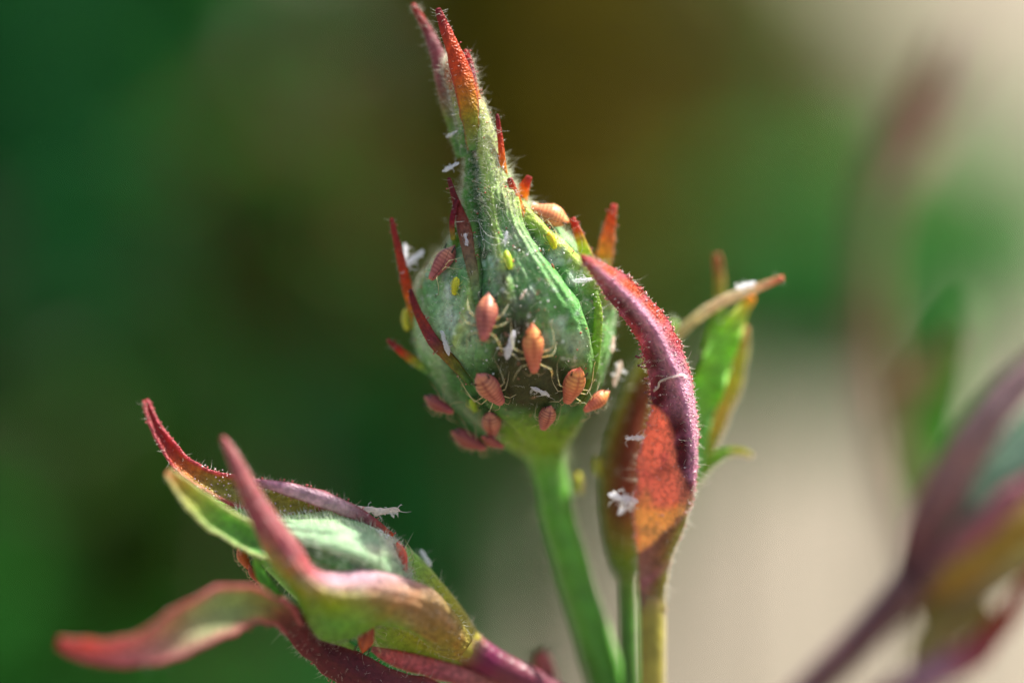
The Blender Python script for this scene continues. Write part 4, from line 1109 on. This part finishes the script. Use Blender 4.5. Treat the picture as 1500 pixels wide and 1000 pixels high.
lobe(B4, 'flap', [(545, 950, .4, 4), (575, 962, .5, 11), (615, 972, .6, 15), (660, 985, .75, 16), (720, 1005, 1.0, 14), (800, 1045, 1.5, 12), (900, 1150, 2.2, 12)],
     [c(206, 130, 120), c(214, 130, 130), c(206, 120, 124), c(200, 120, 124), c(180, 120, 110), MAU, MAU], curl=-.7, edge=c(190, 110, 90), hair=50, seed=83, label='pink flap of the bract')

place('aphid', 'orange brown aphid hanging under the lip of the left bud', 'aphid', 541, 925, 70, 62, (c(170, 74, 36), c(190, 96, 44), c(110, 36, 20)), 113, AG, at=-.1, normal=(-.3, -.8, -.4))
place('aphid', 'blurred orange aphid hanging in the gap at the left of the left bud', 'aphid', 362, 814, -70, 40, (c(200, 100, 36), c(216, 120, 44), c(150, 60, 20)), 114, AG, at=.5, normal=(-.5, -.7, -.3))
place('aphid', 'dark orange aphid deeper in the gap of the left bud above the water drop', 'aphid', 377, 838, -60, 34, (c(176, 70, 20), c(190, 90, 30), c(120, 40, 10)), 115, AG, at=.2, normal=(-.5, -.7, -.3))
place('aphid', 'orange red aphid tucked on the right end of the pale downy sepal', 'aphid', 584, 818, -80, 48, (c(206, 90, 66), c(220, 120, 80), c(150, 50, 40)), 116, AG, at=.1, normal=(.4, -.8, .3))
SG2 = [(566, 757, 10, 44, .2, (-.1, -.6, .8), 'whitish shed skin standing at the top edge of the left bud'), (537, 752, 150, 34, .15, (-.1, -.6, .8), 'crumpled shed skin lying on the mauve sepal edge of the left bud'),
       (620, 822, 95, 32, .75, (.5, -.6, .6), 'blurred white shed skin behind the right slope of the left bud'), (608, 957, 110, 46, 1.3, (0, -.9, .2), 'blurred white shed skin hanging under the left bud')]
for k, (px, py, ang, ln, dd, nm, lab) in enumerate(SG2):
    place('shed_skin', lab, 'shed skin', px, py, ang, ln, WS if k > 1 else (c(222, 210, 200), c(230, 222, 216), c(190, 170, 160)), 240 + k, SG, shed=True, at=dd, normal=nm, fat=1.3)
o = make('water_drop', beads(np.array([P(386, 858, -.1)]), .055, c(225, 225, 225)), M_GLAND)
o['label'] = 'tiny bright drop hanging in the gap of the left bud'; o['category'] = 'drop'

# small red stub on the stem at the bottom
ST = thing('bud_stub', 'small blurred reddish hairy stub at the bottom edge beside the purple stem', 'stub', P(800, 1010, 2.0))
g, V, Nn = sweep([(790, 952, 2.0, 5), (793, 960, 2.0, 11), (797, 978, 2.0, 14), (803, 1000, 2.0, 14), (815, 1040, 2.0, 13), (880, 1110, 2.2, 14)], [c(150, 70, 60), c(170, 80, 70), c(170, 84, 76), c(150, 84, 70), c(120, 90, 60), c(90, 110, 50)], 30, 14, 1, 91)
make('stalk', g, M_STEM, ST)
h = Geo(); i = rng.integers(0, 22, 60); e = rng.integers(0, 14, 60); hairs(V[i, e], Nn[i, e], .22, .006, c(80, 70, 50), (0, 0, .3), .4, .3, h); make('hairs', h, M_HAIR, ST, kind='stuff')

# ------------------------------------------------------------------ far bud at right, strongly blurred
DMAP[:] = [0.5, 0.0]
B5 = thing('rose_bud', 'large strongly blurred mauve rose bud at the lower right edge', 'rose bud', P(1325, 865, 4.5), 'rose buds on the plant')
g, *_ = ptube([(1335, 855, 9, 34), (1300, 892, 9, 28), (1250, 945, 9, 26), (1180, 1015, 9, 26), (1080, 1130, 9, 28), (990, 1390, 6, 30)], [c(104, 66, 66), c(98, 60, 64), c(100, 64, 68), c(96, 62, 64), MAUD, c(70, 90, 50)], 30, 14)
make('stem', g, M_STEM, B5)
g, V, Nn = sweep([(1322, 868, 9.2, 24), (1355, 832, 9.4, 34), (1400, 780, 9.5, 42), (1460, 715, 9.5, 48), (1530, 640, 9.5, 46), (1600, 570, 9.5, 30), (1650, 520, 9.5, 10)],
               [c(100, 60, 62), c(110, 90, 74), c(104, 116, 94), c(110, 140, 112), c(120, 150, 122), LG * .8, LG], 50, 30, .9, 92)
make('calyx', g, M_CALYX, B5)
lobe(B5, 'sepal', [(1590, 450, 8.4, 8), (1530, 520, 8.3, 20), (1470, 585, 8.2, 28), (1410, 672, 8.3, 32), (1368, 755, 8.5, 32), (1330, 850, 8.8, 24)], [MAU, c(176, 144, 146), c(168, 138, 140), c(160, 126, 124), c(140, 100, 100), c(104, 64, 68)], curl=-.8, hair=0, seed=93, label='mauve upper sepal')
lobe(B5, 'sepal', [(1600, 640, 8.0, 8), (1530, 694, 7.9, 16), (1465, 745, 7.9, 20), (1410, 795, 8.2, 20), (1345, 858, 8.6, 16)], [MAU, c(170, 106, 114), c(172, 112, 120), c(160, 104, 108), c(130, 90, 90)], curl=-.8, hair=0, seed=94, label='pink middle sepal')
lobe(B5, 'sepal', [(1600, 690, 8.4, 10), (1530, 745, 8.3, 22), (1460, 792, 8.3, 32), (1400, 835, 8.4, 34), (1340, 872, 8.8, 20)], [YG, c(170, 150, 60), c(180, 150, 60), c(176, 140, 56), c(150, 120, 60)], curl=-.8, hair=0, seed=95, label='olive yellow sepal')
lobe(B5, 'sepal', [(1590, 740, 8.9, 8), (1530, 792, 8.8, 16), (1470, 836, 8.8, 22), (1405, 880, 8.9, 24), (1345, 905, 9.1, 14)], [YG, c(180, 180, 100), c(170, 160, 110), c(150, 130, 80), OLV * .8], curl=-.8, hair=0, seed=195)
lobe(B5, 'sepal', [(1560, 790, 8.6, 8), (1512, 850, 8.5, 13), (1474, 905, 8.5, 16), (1430, 955, 8.6, 20), (1360, 990, 8.9, 24), (1280, 1030, 9.2, 20)], [c(120, 40, 24), c(140, 44, 28), c(150, 54, 40), c(166, 84, 96), c(180, 140, 160), MAU], curl=-.8, hair=0, seed=96, label='reddish brown drooping bract')
lobe(B5, 'sepal', [(1335, 975, 9.4, 10), (1365, 935, 9.4, 28), (1405, 905, 9.4, 34), (1450, 880, 9.4, 26)], [OLV, c(166, 156, 100), c(160, 150, 90), OLV], curl=-.6, hair=0, seed=97)

# far shoot at right
DMAP[:] = [0.5, 0.0]
B6 = thing('rose_shoot', 'tall strongly blurred reddish rose shoot standing far behind at right', 'shoot', P(1300, 700, 12))
g, *_ = ptube([(1350, 145, 24, 10), (1318, 205, 24, 22), (1294, 270, 24, 26), (1278, 360, 24, 24), (1275, 460, 24, 26), (1285, 560, 24, 24), (1310, 680, 24, 26), (1340, 800, 24, 26), (1380, 1100, 24, 26)],
               [c(124, 76, 66), c(124, 76, 66), c(120, 88, 62), c(106, 98, 56), c(120, 90, 60), c(130, 84, 66), c(130, 100, 80), c(110, 90, 60), c(80, 90, 40)], 40, 12)
make('stem', g, M_STEM, B6)
lobe(B6, 'leaf', [(1395, 45, 22, 5), (1370, 95, 22, 14), (1345, 150, 23, 18), (1318, 215, 24, 20), (1300, 280, 24, 12)], [c(130, 80, 76), c(136, 80, 78), c(140, 80, 78), c(130, 84, 74), c(110, 94, 60)], curl=.6, hair=0, seed=98, label='reddish young leaf tip')
lobe(B6, 'leaf', [(1440, 50, 26, 4), (1410, 110, 26, 12), (1380, 170, 26, 18), (1340, 230, 25, 18), (1310, 290, 24, 12)], [c(130, 70, 60), c(140, 80, 70), c(130, 80, 70), c(130, 80, 70), c(110, 90, 60)], curl=.6, hair=0, seed=99)
lobe(B6, 'leaf', [(1430, 462, 14, 3), (1400, 495, 14, 14), (1360, 545, 15, 24), (1322, 600, 16, 24), (1300, 660, 18, 12), (1300, 720, 22, 6)], [c(70, 120, 50), c(120, 130, 80), c(140, 140, 100), c(140, 140, 100), c(120, 120, 80), c(100, 110, 60)], curl=.5, hair=0, seed=100, label='pale leaf with sharp edge')
lobe(B6, 'leaf', [(1420, 440, 16, 8), (1405, 490, 16, 26), (1388, 550, 17, 36), (1372, 620, 18, 38), (1362, 690, 20, 26), (1352, 760, 22, 10)], [c(76, 156, 50)] * 6, curl=.5, hair=0, seed=101, label='green leaf behind the shoot')

# ------------------------------------------------------------------ fine silk on the upright bud
def thread(pts, lab, rad=.0035):
    q = []
    for (x, y, lift) in pts:
        hh = hit(x, y)
        q.append(hh[0] + hh[1] * lift if hh is not None else P(x, y, .3))
    o = make('silk_thread', tube(cr(np.array(q), 40), rad, c(230, 230, 225), 5), M_HAIR)
    o['label'] = lab; o['category'] = 'silk thread'; o['group'] = 'silk threads on the bud'
thread([(668, 325, .1), (690, 326, .1), (699, 326, .06), (702, 338, .08), (712, 350, .06), (724, 360, .04), (738, 355, .04)], 'fine silk thread from the forked lobe across the dark groove')
thread([(699, 322, .08), (712, 332, .1), (722, 344, .08), (736, 352, .05), (744, 362, .04)], 'second finer silk thread crossing the dark groove above the nymph', .0028)
